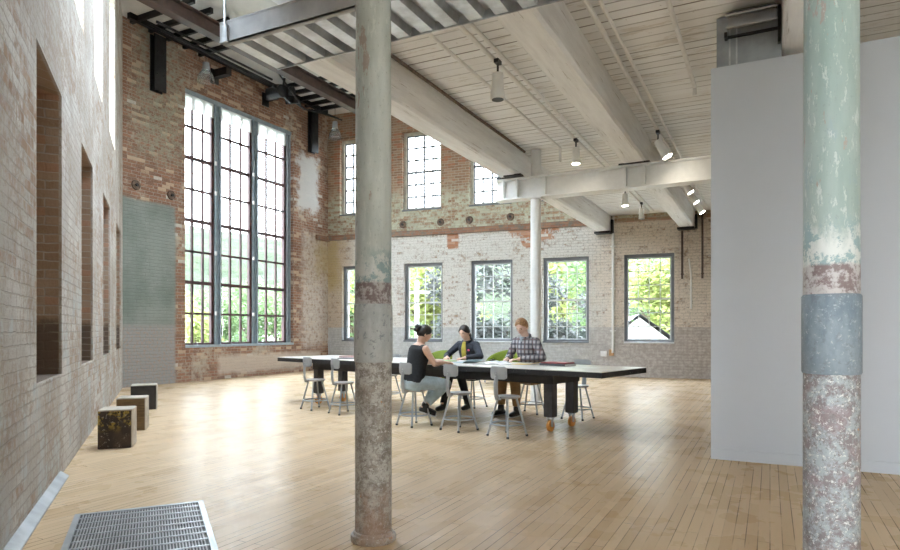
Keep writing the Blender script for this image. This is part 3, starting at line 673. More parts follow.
# duct above the partition
root = tag(empty('air_duct', (-.18, 6.66, 3.71)), 'grey sheet metal air duct with louvre above the corner of the partition', 'duct')
mb = MB(); mb.box((0, .06, .24), (.55, .42, .47), bev=.006); mb.build('duct_box', 'zinc', root)
for xx in (-.16, -.10): MB().box((xx, -.152, .24), (.014, .012, .45)).build('seam', 'galv', root)
mb = MB(); mb.box((.03, -.24, .33), (.42, .20, .016), Euler((.35, 0, 0)).to_matrix()); mb.box((.03, -.26, .43), (.42, .24, .016), Euler((.35, 0, 0)).to_matrix()); mb.box((.03, -.21, .40), (.40, .012, .13), Euler((.25, 0, 0)).to_matrix()); mb.build('louvre', 'chan', root)
mb = MB(); mb.box((.03, -.17, .27), (.44, .03, .02)); mb.box((.255, -.18, .30), (.025, .05, .34)); mb.box((-.19, -.20, .27), (.025, .08, .05)); mb.build('duct_bracket', 'black', root)
mb = MB(); mb.box((.075, 5.75, 4.14), (.24, .30, .11), bev=.01); tag(mb.build('junction_box', 'black'), 'black steel box under the board ceiling just left of the teal column', 'box')

# ---------------------------------------------------------------- fittings on the walls
def on_back(x, y, z): return CR + BD * x + V((-BD.y, BD.x, 0)) * y + V((0, 0, z))
for i, (x, z, nm) in enumerate(((2.55, 4.33, 'just right of the mottled grey column'), (3.75, 4.33, 'below the right edge of the second upper window'), (4.63, 4.34, 'below the left edge of the third upper window'), (5.83, 4.35, 'below the right edge of the third upper window'))):
    root = tag(empty('anchor_plate', on_back(x, 0, z), a_back), 'round iron anchor plate ' + nm, 'anchor plate')
    mb = MB(); mb.cyl((0, -.025, 0), (0, -.001, 0), .10, .11, 20); mb.build('plate', 'rust', root); mb = MB(); mb.cyl((0, -.06, 0), (0, -.025, 0), .035, n=6); mb.build('nut', 'black', root)
for i, (yy, z) in enumerate(((9.05, 4.35), (9.95, 4.30))):
    root = tag(empty('anchor_plate', (XW, yy, z)), ('iron anchor plate on red brick near the left corner, above the green paint', 'iron anchor plate on red brick beside the tall window, above the green paint')[i], 'anchor plate')
    mb = MB(); mb.cyl((.001, 0, 0), (.025, 0, 0), .11, .10, 20); mb.build('plate', 'rust', root); mb = MB(); mb.cyl((.025, 0, 0), (.06, 0, 0), .035, n=6); mb.build('nut', 'black', root)
for i, (s, z0, z1) in enumerate(((10.29, 2.50, 3.70), (10.76, 2.50, 4.18))):
    mb = MB(); p = on_back(s, -.05, 0); mb.box((p.x, p.y, (z0 + z1) / 2), (.045, .05, z1 - z0)); mb.box((p.x, p.y + .02, z0 + .12), (.07, .05, .03))
    tag(mb.build('iron_rod', 'girder'), ('dark iron bar hanging down the back wall below the beam shoe', 'dark iron bar hanging down the back wall close to the partition edge')[i], 'bar')
mb = MB(); p = [on_back(8.60, -.05, z) for z in (.62, 2.4, 4.18)]; mb.tube(p, .035, 10)
for z in (1.2, 2.3, 3.4): q = on_back(8.60, -.03, z); mb.box(q, (.13, .05, .03))
tag(mb.build('wall_pipe', 'offwhite', smooth=True), 'cream pipe running up the back wall left of the last window', 'pipe')
root = tag(empty('wall_outlet', on_back(8.36, -.001, .60), a_back), 'cream and rusty electrical box on the back wall beside the cream pipe foot', 'outlet')
MB().box((0, -.03, 0), (.16, .06, .14), bev=.008).build('socket_plate', 'offwhite', root); MB().box((.2, -.03, .03), (.12, .06, .16), bev=.008).build('junction_box', plain('rusty_box', (.46, .27, .12), .7), root)
mb = MB(); p = [on_back(10.45, -.02, 3.0), on_back(10.5, -.02, 2.6), on_back(10.5, -.02, 1.75)]; mb.tube(p, .022, 8); tag(mb.build('wall_pipe', 'offwhite', smooth=True), 'thin cream conduit on the back wall between the two dark iron bars', 'pipe')

# ---------------------------------------------------------------- columns
def column(loc, r, pm, sm, label, zt):
    root = tag(empty('column', loc), label, 'column')
    mb = MB(); mb.lathe([(r * 1.02, .04), (r * 1.02, 1.2), (r * .97, zt - .25), (r * .97, zt - .05)], 48); mb.build('shaft', pm, root, True)
    mb = MB(); mb.lathe([(r * 1.24, 0), (r * 1.26, .008), (r * 1.26, .030), (r * 1.23, .038), (r * 1.12, .042), (r * 1.08, .055), (r * 1.0, .06)], 48); mb.build('base', pm, root, True)
    mb = MB(); mb.lathe([(r * 1.035, 1.035), (r * 1.075, 1.042), (r * 1.075, 1.362), (r * 1.02, 1.37)], 48)
    mb.build('sleeve', sm, root, True)
    mb = MB(); mb.lathe([(r * 1.0, zt - .26), (r * 1.3, zt - .05), (r * 1.3, zt)], 32); mb.build('capital', pm, root, True)
column((-2.06, 3.07, 0), .104, 'patina_a', 'sleeve_a', 'mottled grey iron column standing on the floor in front of the long table', 3.70)
column((.232, 3.12, 0), .104, 'patina_b', 'sleeve_b', 'teal and blue chipped iron column closest to us, in front of the partition', 3.70)

# ---------------------------------------------------------------- floor grate and blocks
root = tag(empty('floor_grate', (-3.47, 2.62, 0)), 'large steel floor grate set in the floor near the left wall', 'grate')
A_, B_, D_ = V((-4.064, 2.57, 0)), V((-3.586, 3.191, 0)), V((-3.30, 1.98, 0))
ux = (B_ - A_).normalized(); gw = (B_ - A_).length; uy = V((ux.y, -ux.x, 0)); gl = 1.25
root.location = A_; root.rotation_euler.z = math.atan2(ux.y, ux.x)
mb = MB(); e = .035
mb.box((gw / 2, -e / 2, .006), (gw, e, .012)); mb.box((gw / 2, -gl + e / 2, .006), (gw, e, .012)); mb.box((e / 2, -gl / 2, .006), (e, gl - 2 * e, .012)); mb.box((gw - e / 2, -gl / 2, .006), (e, gl - 2 * e, .012)); mb.build('grate_frame', 'zinc', root)
mb = MB(); k = int((gw - 2 * e) / .0165)
for i in range(1, k): mb.box((e + i * .0165, -gl / 2, .006), (.0065, gl - 2 * e, .010))
mb.build('bearing_bars', 'chan', root)
for j in range(1, 10): MB().box((gw / 2, -gl * j / 10, .0095), (gw - 2 * e, .010, .006)).build('cross_bar', 'galv', root)
MB().box((gw / 2, -gl / 2, .001), (gw - 2 * e, gl - 2 * e, .002)).build('pit', 'black', root)  # flat black sheet stands in for the shade below the bars
def block(cx, cy, w, d, h, rz, m, label):
    root = tag(empty('timber_block', (cx, cy, 0), rz), label, 'block seat')
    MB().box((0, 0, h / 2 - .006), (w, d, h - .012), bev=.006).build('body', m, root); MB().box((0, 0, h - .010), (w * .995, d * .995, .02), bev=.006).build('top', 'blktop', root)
    MB().box((w / 2 + .002, 0, h / 2), (.012, d * .985, h * .985), bev=.004).build('side_face', 'blktop', root)  # same pale face on the top and one side of each block

block(-6.13, 4.33, .31, .33, .40, .80, 'blk1', 'dark charred timber block splashed with yellow paint, nearest of three by the left wall')
block(-7.00, 5.15, .31, .33, .40, .80, 'blk2', 'brown timber block, middle of three along the left wall')
block(-8.65, 6.56, .35, .33, .38, .86, 'blk3', 'black timber block, farthest of three along the left wall')

# ---------------------------------------------------------------- long table
TA = math.radians(-13.); TU = V((math.cos(TA), math.sin(TA), 0)); TN = V((-math.sin(TA), math.cos(TA), 0))
TNR = V((-1.615, 6.798, 0)); TL, TW, TH = 5.92, 1.19, .765
TORG = TNR - TU * TL / 2 + TN * TW / 2
table = tag(empty('work_table', TORG, TA), 'very long dark work table with a pale top on orange casters', 'table')
MB().box((0, 0, TH - .004), (TL - .002, TW - .002, .008), bev=.002).build('tabletop', 'tabtop', table)
MB().box((0, 0, TH - .038), (TL, TW, .06), bev=.004).build('top_edge', 'tabedge', table)
bl0, bl1 = -TL / 2 + .62, TL / 2 - .79; by = .30
mb = MB()
for sy in (-by, by): mb.box(((bl0 + bl1) / 2, sy, .648), (bl1 - bl0, .05, .15))
for sx in (bl0, bl1): mb.box((sx, 0, .648), (.05, by * 2 + .05, .15))
mb.build('apron', 'apron', table)
for sx in (bl0 + .05, bl1 - .05):
    for sy in (-by + .04, by - .04):
        lg = MB().box((sx, sy, .39), (.12, .12, .43), bev=.006).build('leg', 'tableg', table)
        mb = MB(); mb.cyl((sx, sy, .174), (sx, sy, .158), .05, n=16); mb.box((sx - .024, sy, .115), (.006, .05, .10), bev=.002); mb.box((sx + .024, sy, .115), (.006, .05, .10), bev=.002); mb.cyl((sx - .034, sy, .066), (sx + .034, sy, .066), .012, n=10); mb.box((sx, sy, .16), (.055, .06, .012)); mb.build('caster_fork', 'galv', lg)
        mb = MB(); mb.cyl((sx - .018, sy, .066), (sx + .018, sy, .066), .066, n=28); mb.build('caster_wheel', 'orange', lg, True)

# ---------------------------------------------------------------- stools
def make_stool():
    r = empty('stool')
    mb = MB(); mb.lathe([(.06, .435), (.135, .437), (.150, .447), (.152, .457), (.146, .464), (.10, .461), (.02, .458)], 32); mb.build('seat', 'stool_seat', r, True)
    for k in range(4):
        a = PI / 4 * (2 * k + 1); d = V((math.cos(a), math.sin(a), 0))
        lg = MB().cyl(d * .105 + V((0, 0, .44)), d * .225 + V((0, 0, .012)), .0125, n=12).build('leg', 'stool', r, True)
        MB().cyl(d * .2225 + V((0, 0, .022)), d * .2285 + V((0, 0, 0)), .0155, n=12).build('foot_cap', 'rubber', lg, True)
    mb = MB(); mb.tube([(math.cos(a * PI / 16) * .186, math.sin(a * PI / 16) * .186, .145) for a in range(32)], .0095, 8, closed=True); mb.build('foot_ring', 'stool', r, True)
    mb = MB(); mb.box((0, -.150, .44), (.055, .05, .035), bev=.004)
    mb.tube([(0, -.165, .43), (0, -.185, .50), (0, -.19, .60), (0, -.178, .70)], [.034, .034, .033, .030], 10, flat=.3, up=(0, 1, 0)); mb.build('back_post', 'stool', r, True)
    mb = MB(); n = 9; rg = []
    for i in range(n):
        u = (i - (n - 1) / 2) / ((n - 1) / 2); x = u * .125; y = -.168 - .0 + .030 * u * u - .0
        hh = .073 if abs(u) < .95 else .058
        rg.append([mb.bm.verts.new((x, y + oy, .735 + oz)) for oy, oz in ((-.004, -hh), (.004, -hh), (.008, -hh * .3), (.008, hh * .3), (.004, hh), (-.004, hh), (-.008, hh * .3), (-.008, -hh * .3))])
    mb.skin(rg); mb.build('backrest', 'stool', r, True)
    mb = MB()
    for z in (.695, .725): mb.cyl((0, -.182, z), (0, -.192, z), .008, n=8)
    mb.build('rivet', 'galv', r)
    return r
proto = make_stool()
stools = [
    ((-6.25, 7.72), TA - .14, 'empty grey metal stool at the far end of the near side of the long table'),
    ((-5.55, 7.50), TA - .20, 'empty grey metal stool just left of the mottled grey column, second from the far end'),
    ((-4.06, 6.98), TA - .16, 'grey metal stool that the woman in the black sleeveless top sits on'),
    ((-3.38, 6.90), TA - .14, 'empty grey metal stool just right of the woman in the sleeveless top'),
    ((-2.70, 6.77), TA - .15, 'empty grey metal stool nearest us, in front of the man in plaid'),
    ((-4.20, 9.06), TA + PI, 'grey metal stool that the woman in the navy jacket sits on'),
    ((-3.13, 8.78), TA + PI + .2, 'grey metal stool that the man in the plaid shirt sits on'),
    ((-2.36, 8.53), TA + PI, 'empty grey metal stool behind the table end with the orange casters'),
    ((-5.80, 9.12), TA + PI, 'empty grey metal stool across the table, mostly hidden behind the mottled grey column')]
for i, ((x, y), a, lb) in enumerate(stools):
    o = proto if i == 0 else copy_tree(proto)
    o.location = (x, y, 0); o.rotation_euler.z = a; tag(o, lb, 'stool', 'grey metal stools around the long table')

# ---------------------------------------------------------------- green lounge chairs
def lounge(loc, rz, label):
    r = tag(empty('lounge_chair', loc, rz), label, 'chair', 'green lounge chairs behind the table')
    mb = MB(); n = 17; rg = []
    for i in range(n):
        a = PI * (i / (n - 1)) ; x = -math.cos(a) * .50; y = -.05 - math.sin(a) * .38
        h = .50 + .26 * math.sin(a) ** .8; d = V((-math.cos(a), -math.sin(a), 0)) * .05
        p = V((x, y, 0)); rg.append([mb.bm.verts.new(p - d + V((0, 0, .16))), mb.bm.verts.new(p + d + V((0, 0, .16))), mb.bm.verts.new(p + d * 1.3 + V((0, 0, h - .04))), mb.bm.verts.new(p + d * .5 + V((0, 0, h))), mb.bm.verts.new(p - d * .5 + V((0, 0, h))), mb.bm.verts.new(p - d + V((0, 0, h - .04)))])
    mb.skin(rg); mb.build('shell', 'green', r, 2)
    mb = MB(); mb.box((0, -.03, .33), (.84, .62, .20), bev=.05); mb.build('seat_cushion', 'green', r, True)
    for sx in (-.36, .36):
        for sy in (-.28, .2): MB().cyl((sx, sy, 0), (sx * .95, sy * .95, .23), .016, .02).build('leg', 'galv', r)
lounge((-6.85, 12.45, 0), math.radians(150), 'lime green lounge chair behind the woman in the sleeveless top')
lounge((-5.52, 13.55, 0), math.radians(165), 'lime green lounge chair between the woman in navy and the man in plaid')

# ---------------------------------------------------------------- things on the table
def tp(x, y, z=TH): return TORG + TU * x + TN * y + V((0, 0, z))
def book(x, y, w, d, h, rz, cover, label, cat='book', name='book'):
    r = tag(empty(name, tp(x, y), TA + rz), label, cat)
    MB().box((0, 0, .002), (w, d, .004)).build('cover', cover, r); MB().box((0, 0, h - .002), (w, d, .004)).build('cover', cover, r)
    MB().box((.004, 0, h / 2), (w - .012, d - .012, h - .007)).build('pages', 'paper', r); MB().box((-w / 2 + .002, 0, h / 2), (.005, d, h)).build('spine', cover, r)
def openbook(x, y, w, d, rz, label, m='print', cat='book'):
    r = tag(empty('open_book', tp(x, y), TA + rz), label, cat)
    for sg in (-1, 1):
        mb = MB(); rg = []
        for i in range(9):
            u = i / 8; px = sg * u * w / 2; pz = .006 + .022 * math.sin(PI * min(1, u * 1.15)) ** .8 * (1 - u * .5)
            rg.append([mb.bm.verts.new((px, sy * d / 2, zz)) for sy, zz in ((-1, .003), (1, .003), (1, pz), (-1, pz))])
        mb.skin(rg); mb.build('pages', m, r, True)
    MB().box((0, 0, .0015), (w + .012, d + .012, .003)).build('cover', 'greycover', r)
def sheet(x, y, w, d, rz, m, label, lift=0., name='paper_sheet', cat='paper'):
    mb = MB(); n = 7; rg = []
    for i in range(n):
        u = i / (n - 1) - .5; z = .0015 + lift * max(0, u * 2) ** 2
        rg.append([mb.bm.verts.new((u * w, s * d / 2, z + q)) for s, q in ((-1, 0), (1, 0), (1, .0015), (-1, .0015))])
    mb.skin(rg); tag(mb.build(name, m, loc=tp(x, y), rz=TA + rz), label, cat)
sheet(.33, -.28, .30, .22, .2, 'paper', 'white sheet of paper under the hand of the woman in the sleeveless top')
mb = MB(); mb.box((0, 0, .006), (.30, .22, .012), bev=.002); tag(mb.build('notebook', 'greencover', loc=tp(.10, .16), rz=TA - .3), 'green notebook left of the magazine in front of the woman in navy', 'notebook')
sheet(.50, .40, .42, .30, .35, 'print', 'large printed magazine spread in front of the woman in the navy jacket', .03, 'magazine', 'magazine')
sheet(.62, .02, .40, .28, -.25, 'bluecover', 'pale blue printed sheet this side of the magazine spread', .05)
mb = MB(); mb.box((0, 0, .012), (.09, .16, .024), bev=.006); mb.cyl((0, -.05, .024), (0, -.05, .034), .02); tag(mb.build('camera', 'black', loc=tp(.72, .50), rz=TA + .6), 'small black device on the table beside the hand of the woman in navy', 'device')
openbook(.92, .27, .30, .28, .1, 'open book lying between the woman in navy and the man in plaid')
openbook(1.12, -.06, .44, .28, .05, 'open book lying at the near side of the table before the man', 'paper')
sheet(1.50, .18, .34, .24, .15, 'yellow', 'yellow paper lying under the hands of the man in plaid', .03)
book(1.94, .22, .24, .40, .028, 1.45, 'greycover', 'charcoal hardback book on the table right of the man')
mb = MB(); mb.box((0, 0, .008), (.36, .23, .016), bev=.003); tag(mb.build('folder', 'redcover', loc=tp(1.94, .22, TH + .028), rz=TA + .0), 'dark red folder lying on the charcoal book right of the man', 'folder')
sheet(2.44, .02, .36, .26, .1, 'paper', 'white sheet of paper near the table end with the orange casters')
book(-1.98, .16, .30, .22, .02, .4, 'redcover', 'red-covered book on the far end of the table, left of the mottled grey column')
sheet(-1.80, .42, .44, .28, .1, 'paper', 'white paper on the far end of the table beside the mottled grey column')
mb = MB(); mb.box((0, 0, .006), (.30, .22, .012), bev=.002); tag(mb.build('notebook', 'greycover', loc=tp(-1.62, -.18), rz=TA + .3), 'dark notebook on the far end of the table beside the mottled grey column', 'notebook')

# ---------------------------------------------------------------- people
def remesh(mb, name, m, parent, vox, sm=2):
    o = mb.build(name, m, None)
    md = o.modifiers.new('r', 'REMESH'); md.mode = 'VOXEL'; md.voxel_size = vox
    if sm:
        s2 = o.modifiers.new('s', 'SMOOTH'); s2.factor = .5; s2.iterations = sm
    dg = bpy.context.evaluated_depsgraph_get(); me = bpy.data.meshes.new_from_object(o.evaluated_get(dg))
    me.name = name; o.modifiers.clear(); old = o.data; o.data = me; bpy.data.meshes.remove(old)
    for p in me.polygons: p.use_smooth = True
    o.parent = parent; return o
def head_r(d, man=False):
    """surface distance of a head along unit direction d (y forward, z up)"""
    x, y, z = d
    a, b, c = (.074, .094, .112) if not man else (.078, .098, .118)
    r = 1 / math.sqrt((x / a) ** 2 + (y / b) ** 2 + (z / c) ** 2)
    if z < -.1: r *= 1 - .16 * min(1, (-z - .1) / .6) * (.4 + abs(x))         # jaw narrows
    if y < 0 and z < -.2: r *= 1 - .30 * min(1, (-z - .2) / .6) * min(1, -y * 1.5)
    g = lambda u, s: math.exp(-(u / s) ** 2)
    if y > 0:
        r += .020 * g(x, .10) * g(z + .20, .10) + .010 * g(x, .08) * g(z + .02, .16)   # nose
        r -= .009 * (g(x - .36, .15) + g(x + .36, .15)) * g(z - .04, .11)              # eye sockets
        r += .004 * g(z - .20, .08) * g(x, .5)                                         # brow
        r += .006 * g(x, .20) * g(z + .48, .08)                                        # mouth
        r += .010 * g(x, .22) * g(z + .80, .14)                                        # chin
    return r
def tobm(mb, fn, M4, u=40, v=28):
    g = bmesh.ops.create_uvsphere(mb.bm, u_segments=u, v_segments=v, radius=1.)
    for w in g['verts']:
        d = w.co.normalized(); w.co = M4 @ (d * fn(d))
def person(loc, rz, label, man, skin, hair, P):
    root = tag(empty('person', loc, rz), label, 'person')
    sc = 1.06 if man else 1.
    th = P['lean']; up = V((0, math.sin(th), math.cos(th))); fw = V((0, math.cos(th), -math.sin(th))); X = V((1, 0, 0))
    pel = V((0, -.02, P['hipz'])); T = P['torso']
    sp = lambda f, y=0.: pel + up * (T * f) + fw * y
    shw = P['shw']
    ringsT = [(-.18, .155, .11, -.01), (0., .175, .125, -.01), (.2, .16, .115, 0), (.42, .142, .105, .005), (.66, .155 if not man else .168, .118, .005), (.84, .165 if not man else .185, .105, -.005), (.95, .115, .078, -.012), (1.02, .058, .056, -.005)]
    def torso(mb, inf, a, b, kx=1.):
        rg = []
        for f, rx, ry, oy in ringsT:
            if a - .001 <= f <= b + .001: rg.append(mb.ring(sp(f, oy), X * (rx * kx + inf), fw * (ry * kx + inf), 24))
        mb.skin(rg)
    nb = sp(1.0); hp = P['pitch']; yw = P['yaw']
    hup = V((0, math.sin(th * .6 + hp * .4), math.cos(th * .6 + hp * .4))); hc = nb + hup * (.137 * sc) + V((0, .025, 0))
    HM = Matrix.Translation(hc) @ (Matrix.Rotation(yw, 4, 'Z') @ Matrix.Rotation(-hp, 4, 'X')); HR = HM.to_3x3()
    body = MB(); torso(body, 0., -.18, 1.02)
    body.capsule([nb - up * .04, nb + hup * .05, hc - HR @ V((0, .02, .05))], [.056 * sc, .052 * sc, .05 * sc])
    tobm(body, lambda d: head_r(d, man), HM)
    for sx in (-1, 1): body.sph(HM @ V((sx * .074 * sc, -.012, -.008)), (.012, .020, .032), (Matrix.Rotation(yw, 3, 'Z') @ Matrix.Rotation(-hp, 3, 'X')), 12, 8)
    def arm_pts(sx):
        sh = sp(.88) + X * (sx * shw); return sh, V(P['elbow'][sx]), V(P['wrist'][sx])
    def leg_pts(sx):
        hip = pel + X * (sx * .09) + V((0, .0, -.0)); return hip, V(P['knee'][sx]), V(P['ankle'][sx])
    k = 1.12 if man else 1.
    for sx in (-1, 1):
        sh, el, wr = arm_pts(sx)
        body.capsule([sp(.86) + X * sx * .10, sh], [.055 * k, .050 * k]); body.capsule([sh, sh.lerp(el, .4), el], [.050 * k, .043 * k, .036 * k]); body.capsule([el, el.lerp(wr, .3), wr], [.036 * k, .037 * k, .025 * k])
        d = V(P['hand'][sx]).normalized(); n = V(P['palm'][sx]); n = (n - d * n.dot(d)).normalized(); sd = d.cross(n)   # n: palm faces this way
        body.capsule([wr, wr + d * .03, wr + d * .085], [.026, .034, .036], flat=.42, up=n)
        ths = 1 if sd.dot(X * -sx) > 0 else -1                           # thumb towards the body's middle
        for q, (off, ln) in enumerate(((.027, .066), (.009, .076), (-.009, .070), (-.026, .054))):
            a = wr + d * .086 + sd * (off * ths); cu = P['curl'][sx] + .08 * q; pts = [a]; ang = cu * .5
            for seg in (.45, .31, .24):
                pts.append(pts[-1] + (d * math.cos(ang) + n * math.sin(ang)) * ln * seg); ang += cu * .8
            body.capsule(pts, [.0095, .0088, .008, .0068], 8)
        b = wr + d * .025 + sd * (.028 * ths)
        body.capsule([b, b + d * .028 + sd * (.022 * ths) + n * .008, b + d * .055 + sd * (.026 * ths) + n * .016, b + d * .074 + sd * (.02 * ths) + n * .022], [.013, .0115, .010, .008], 8)
        hip, kn, an = leg_pts(sx)
        body.capsule([hip, hip.lerp(kn, .5), kn], [.084 * k, .072 * k, .054 * k]); body.capsule([kn, kn.lerp(an, .3), kn.lerp(an, .75), an], [.052 * k, .055 * k, .038 * k, .035 * k])
        td = V(P['toe'][sx]).normalized(); body.capsule([an - td * .03 - V((0, 0, .035)), an + td * .06 - V((0, 0, .045)), an + td * .13 - V((0, 0, .06))], [.033, .034, .026])
    remesh(body, 'body', skin, root, .0055)
    # face
    for sx in (-1, 1):
        d = V((sx * .36, .92, .04)).normalized(); p = HM @ (d * (head_r(d, man) - .004))
        mb = MB(); mb.sph(p, (.0145, .008, .0075), HR, 12, 8); mb.build('eye', 'eye', root, 2)
        pts = []
        for u in (.17, .28, .40, .52):
            dd = V((sx * u, .9, .19 + .03 * (1 - abs(u - .3) * 4))).normalized(); pts.append(HM @ (dd * (head_r(dd, man) + .001)))
        mb = MB(); mb.tube(pts, [.0034, .0046, .0042, .0024], 6); mb.build('eyebrow', hair, root, True)
    pts = []
    for u in (-.22, -.11, 0, .11, .22):
        dd = V((u, .88, -.47 + .02 * abs(u))).normalized(); pts.append(HM @ (dd * (head_r(dd, man) - .0005)))
    mb = MB(); mb.tube(pts, [.002, .0048, .0056, .0048, .002], 8); mb.build('lips', 'lips', root, True)
    # hair
    r3 = random.Random(3)
    def hr(d):
        x, y, z = d; line = .70 - .55 * abs(x) ** 1.6 if man else .64 - .75 * abs(x) ** 1.5
        lim = line if y > .25 else (line * (y + .1) / .35 + (-.42) * (.25 - y) / .35 if y > -.1 else -.62 if not man else -.50)
        if y > -.1 and y < .45 and abs(x) > .5: lim = max(lim, -.05 if not man else -.02) if y > .12 else lim
        k = max(0., min(1., (z - lim) / .10)); R = head_r(d, man)
        th_ = (.010 + .018 * max(0, z)) if man else .012
        return R - .012 + k * (.012 + th_ + .003 * math.sin(x * 31 + z * 23) * math.sin(y * 27))
    mb = MB(); tobm(mb, hr, HM, 56, 40)
    if P.get('bun'):
        for q in range(14):
            dd = V((r3.uniform(-1, 1), r3.uniform(-1, 1), r3.uniform(-1, 1))) * .024; mb.sph(HM @ (V(P['bun']) + dd), r3.uniform(.022, .034), None, 12, 8)
    if P.get('tail'): mb.capsule([HM @ V((0, -.085, -.03)), HM @ V((0, -.12, -.08)), HM @ V((0, -.115, -.16))], [.030, .032, .016])
    mb.build('hair', hair, root, 2)
    # clothes
    mb = MB(); torso(mb, .014, P.get('hem', -.18), 1.02 if P.get('collar') else .95, 1.0)
    for sx in (-1, 1):
        sh, el, wr = arm_pts(sx)
        mb.capsule([sp(.86) + X * sx * .09, sh - X * sx * (0 if P['sleeve'] else .012)], [.068 * k, .063 * k if P['sleeve'] else .054])
        if P['sleeve']:
            mb.capsule([sh, sh.lerp(el, .4), el], [.063 * k, .056 * k, .050 * k]); w2 = el.lerp(wr, P['sleeve']); mb.capsule([el, el.lerp(wr, .35)], [.050 * k, .048 * k]); mb.tube([el, el.lerp(wr, .4), w2], [.050 * k, .047 * k, .037 * k], 14)
    remesh(mb, P['topname'], P['topmat'], root, .009, 3)
    if P.get('collar'):
        mb = MB(); mb.tube([sp(1.0 - .045 * math.sin(a * PI / 12), .0) + X * (.076 * math.cos(a * PI / 12)) + fw * (.076 * math.sin(a * PI / 12)) for a in range(24)], .017, 8, closed=True); mb.build('collar', P['topmat'], root, 2)
    mb = MB(); rg = []
    for f, rx, ry, oy in ringsT[:3]: rg.append(mb.ring(sp(f * 1.15 if f < 0 else f * .85, oy), X * (rx + .012), fw * (ry + .014), 24))
    mb.skin(rg)
    for sx in (-1, 1):
        hip, kn, an = leg_pts(sx)
        mb.capsule([hip, hip.lerp(kn, .5), kn], [.098 * k, .086 * k, .068 * k]); mb.capsule([kn, kn.lerp(an, .3)], [.068 * k, .066 * k]); mb.tube([kn, kn.lerp(an, .3), kn.lerp(an, .7), kn.lerp(an, P.get('cuff', .93))], [.066 * k, .066 * k, .054 * k, .050 * k], 16)
    remesh(mb, 'trousers', P['legmat'], root, .010, 3)
    for sx in (-1, 1):
        hip, kn, an = leg_pts(sx); td = V(P['toe'][sx]).normalized()
        mb = MB(); lo = V((0, 0, -.052))
        mb.capsule([an - td * .035 + lo, an + td * .05 + lo * 1.05, an + td * .125 + lo * 1.15], [.042, .046, .036], 14)
        mb.capsule([an + V((0, 0, -.05)), an + (kn - an).normalized() * P['boot']], [.047, .047])
        sh_ = remesh(mb, 'shoe', P['shoemat'], root, .008, 2)
        if P.get('sole'):
            mb = MB(); mb.capsule([an - td * .035 + lo * 1.62, an + td * .05 + lo * 1.68, an + td * .13 + lo * 1.72], [.044, .048, .038], 14, flat=.28, up=(0, 0, 1)); mb.build('sole', 'soles', sh_, 2)
    return root, sp, fw, up, HM, X, arm_pts
SZ = .463
# woman in the black sleeveless top, near side
P = dict(lean=.22, hipz=SZ + .085, torso=.50, shw=.165, pitch=.30, yaw=-.10, bun=(-.0, -.105, .045),
    elbow={-1: (-.20, .25, .80), 1: (.25, .16, .795)}, wrist={-1: (-.10, .46, .80), 1: (.12, .38, .803)}, hand={-1: (.3, 1, -.1), 1: (-.1, 1, -.10)}, palm={-1: (0, 0, -1), 1: (0, 0, -1)}, curl={-1: .5, 1: .35},
    knee={-1: (-.10, .40, .53), 1: (.11, .41, .52)}, ankle={-1: (.02, .14, .245), 1: (.06, .12, .24)}, toe={-1: (.25, .9, -.25), 1: (.1, .9, -.30)},
    hem=0., sleeve=0, topname='sleeveless_top', topmat='topblack', legmat='jeans', shoemat='boots', boot=.02, sole=True, cuff=.86)
person((-4.06, 6.98, 0), math.radians(-33), 'woman with dark bun in black sleeveless top and pale jeans, seated at the near side', False, 'skin', 'hair_b', P)
# woman in the navy jacket, far side
P = dict(lean=.26, hipz=SZ + .085, torso=.52, shw=.165, pitch=.34, yaw=.10, tail=True,
    elbow={-1: (-.33, .20, .82), 1: (.33, .22, .81)}, wrist={-1: (-.20, .42, .80), 1: (.14, .43, .80)}, hand={-1: (.5, .8, -.12), 1: (-.4, .9, -.12)}, palm={-1: (0, 0, -1), 1: (0, 0, -1)}, curl={-1: .55, 1: .6},
    knee={-1: (-.11, .41, .53), 1: (.10, .42, .53)}, ankle={-1: (-.16, .30, .105), 1: (.06, .62, .105)}, toe={-1: (-.1, 1, -.05), 1: (.05, 1, -.05)},
    hem=-.18, collar=True, sleeve=.95, topname='jacket', topmat='jacket', legmat='trblack', shoemat='boots', boot=.12, cuff=.98)
r_, sp, fw, up, HM, X, ap = person((-4.20, 9.02, 0), math.radians(167), 'woman in navy jacket over mustard top, seated across the table looking down', False, 'skin', 'hair_b', P)
mb = MB(); rg = []
for f, w, o_ in ((.36, .050, .112), (.60, .052, .126), (.82, .046, .116), (.94, .036, .092), (1.01, .030, .068)): rg.append(mb.ring(sp(f, o_), X * w, fw * .016, 16))
mb.skin(rg); mb.build('blouse', 'blouse', r_, 2)
mb = MB(); mb.sph(sp(.78, .124) + X * -.10, (.030, .008, .015), Euler((-.3, 0, -.3)).to_matrix(), 10, 6); mb.build('badge', 'pink', r_, 2)
# man in plaid, far side
P = dict(lean=.20, hipz=SZ + .09, torso=.575, shw=.195, pitch=.40, yaw=.25,
    elbow={-1: (-.35, .10, .83), 1: (.30, .14, .80)}, wrist={-1: (-.13, .36, .805), 1: (.10, .36, .805)}, hand={-1: (.35, .9, -.05), 1: (-.55, .8, -.05)}, palm={-1: (0, 0, -1), 1: (0, .1, -1)}, curl={-1: .55, 1: .7},
    knee={-1: (-.12, .42, .54), 1: (.13, .43, .54)}, ankle={-1: (-.14, .40, .10), 1: (.12, .46, .10)}, toe={-1: (-.15, 1, -.04), 1: (.1, 1, -.04)},
    hem=-.18, sleeve=.93, topname='plaid_shirt', topmat='plaid', legmat='tan', shoemat='boots', boot=.03, sole=True, cuff=.88, collar=True)
r_, sp, fw, up, HM, X, ap = person((-3.13, 8.74, 0), math.radians(155), 'man with ginger hair in plaid shirt and tan trousers, seated across the table looking down', True, 'skin_m', 'hair_g', P)
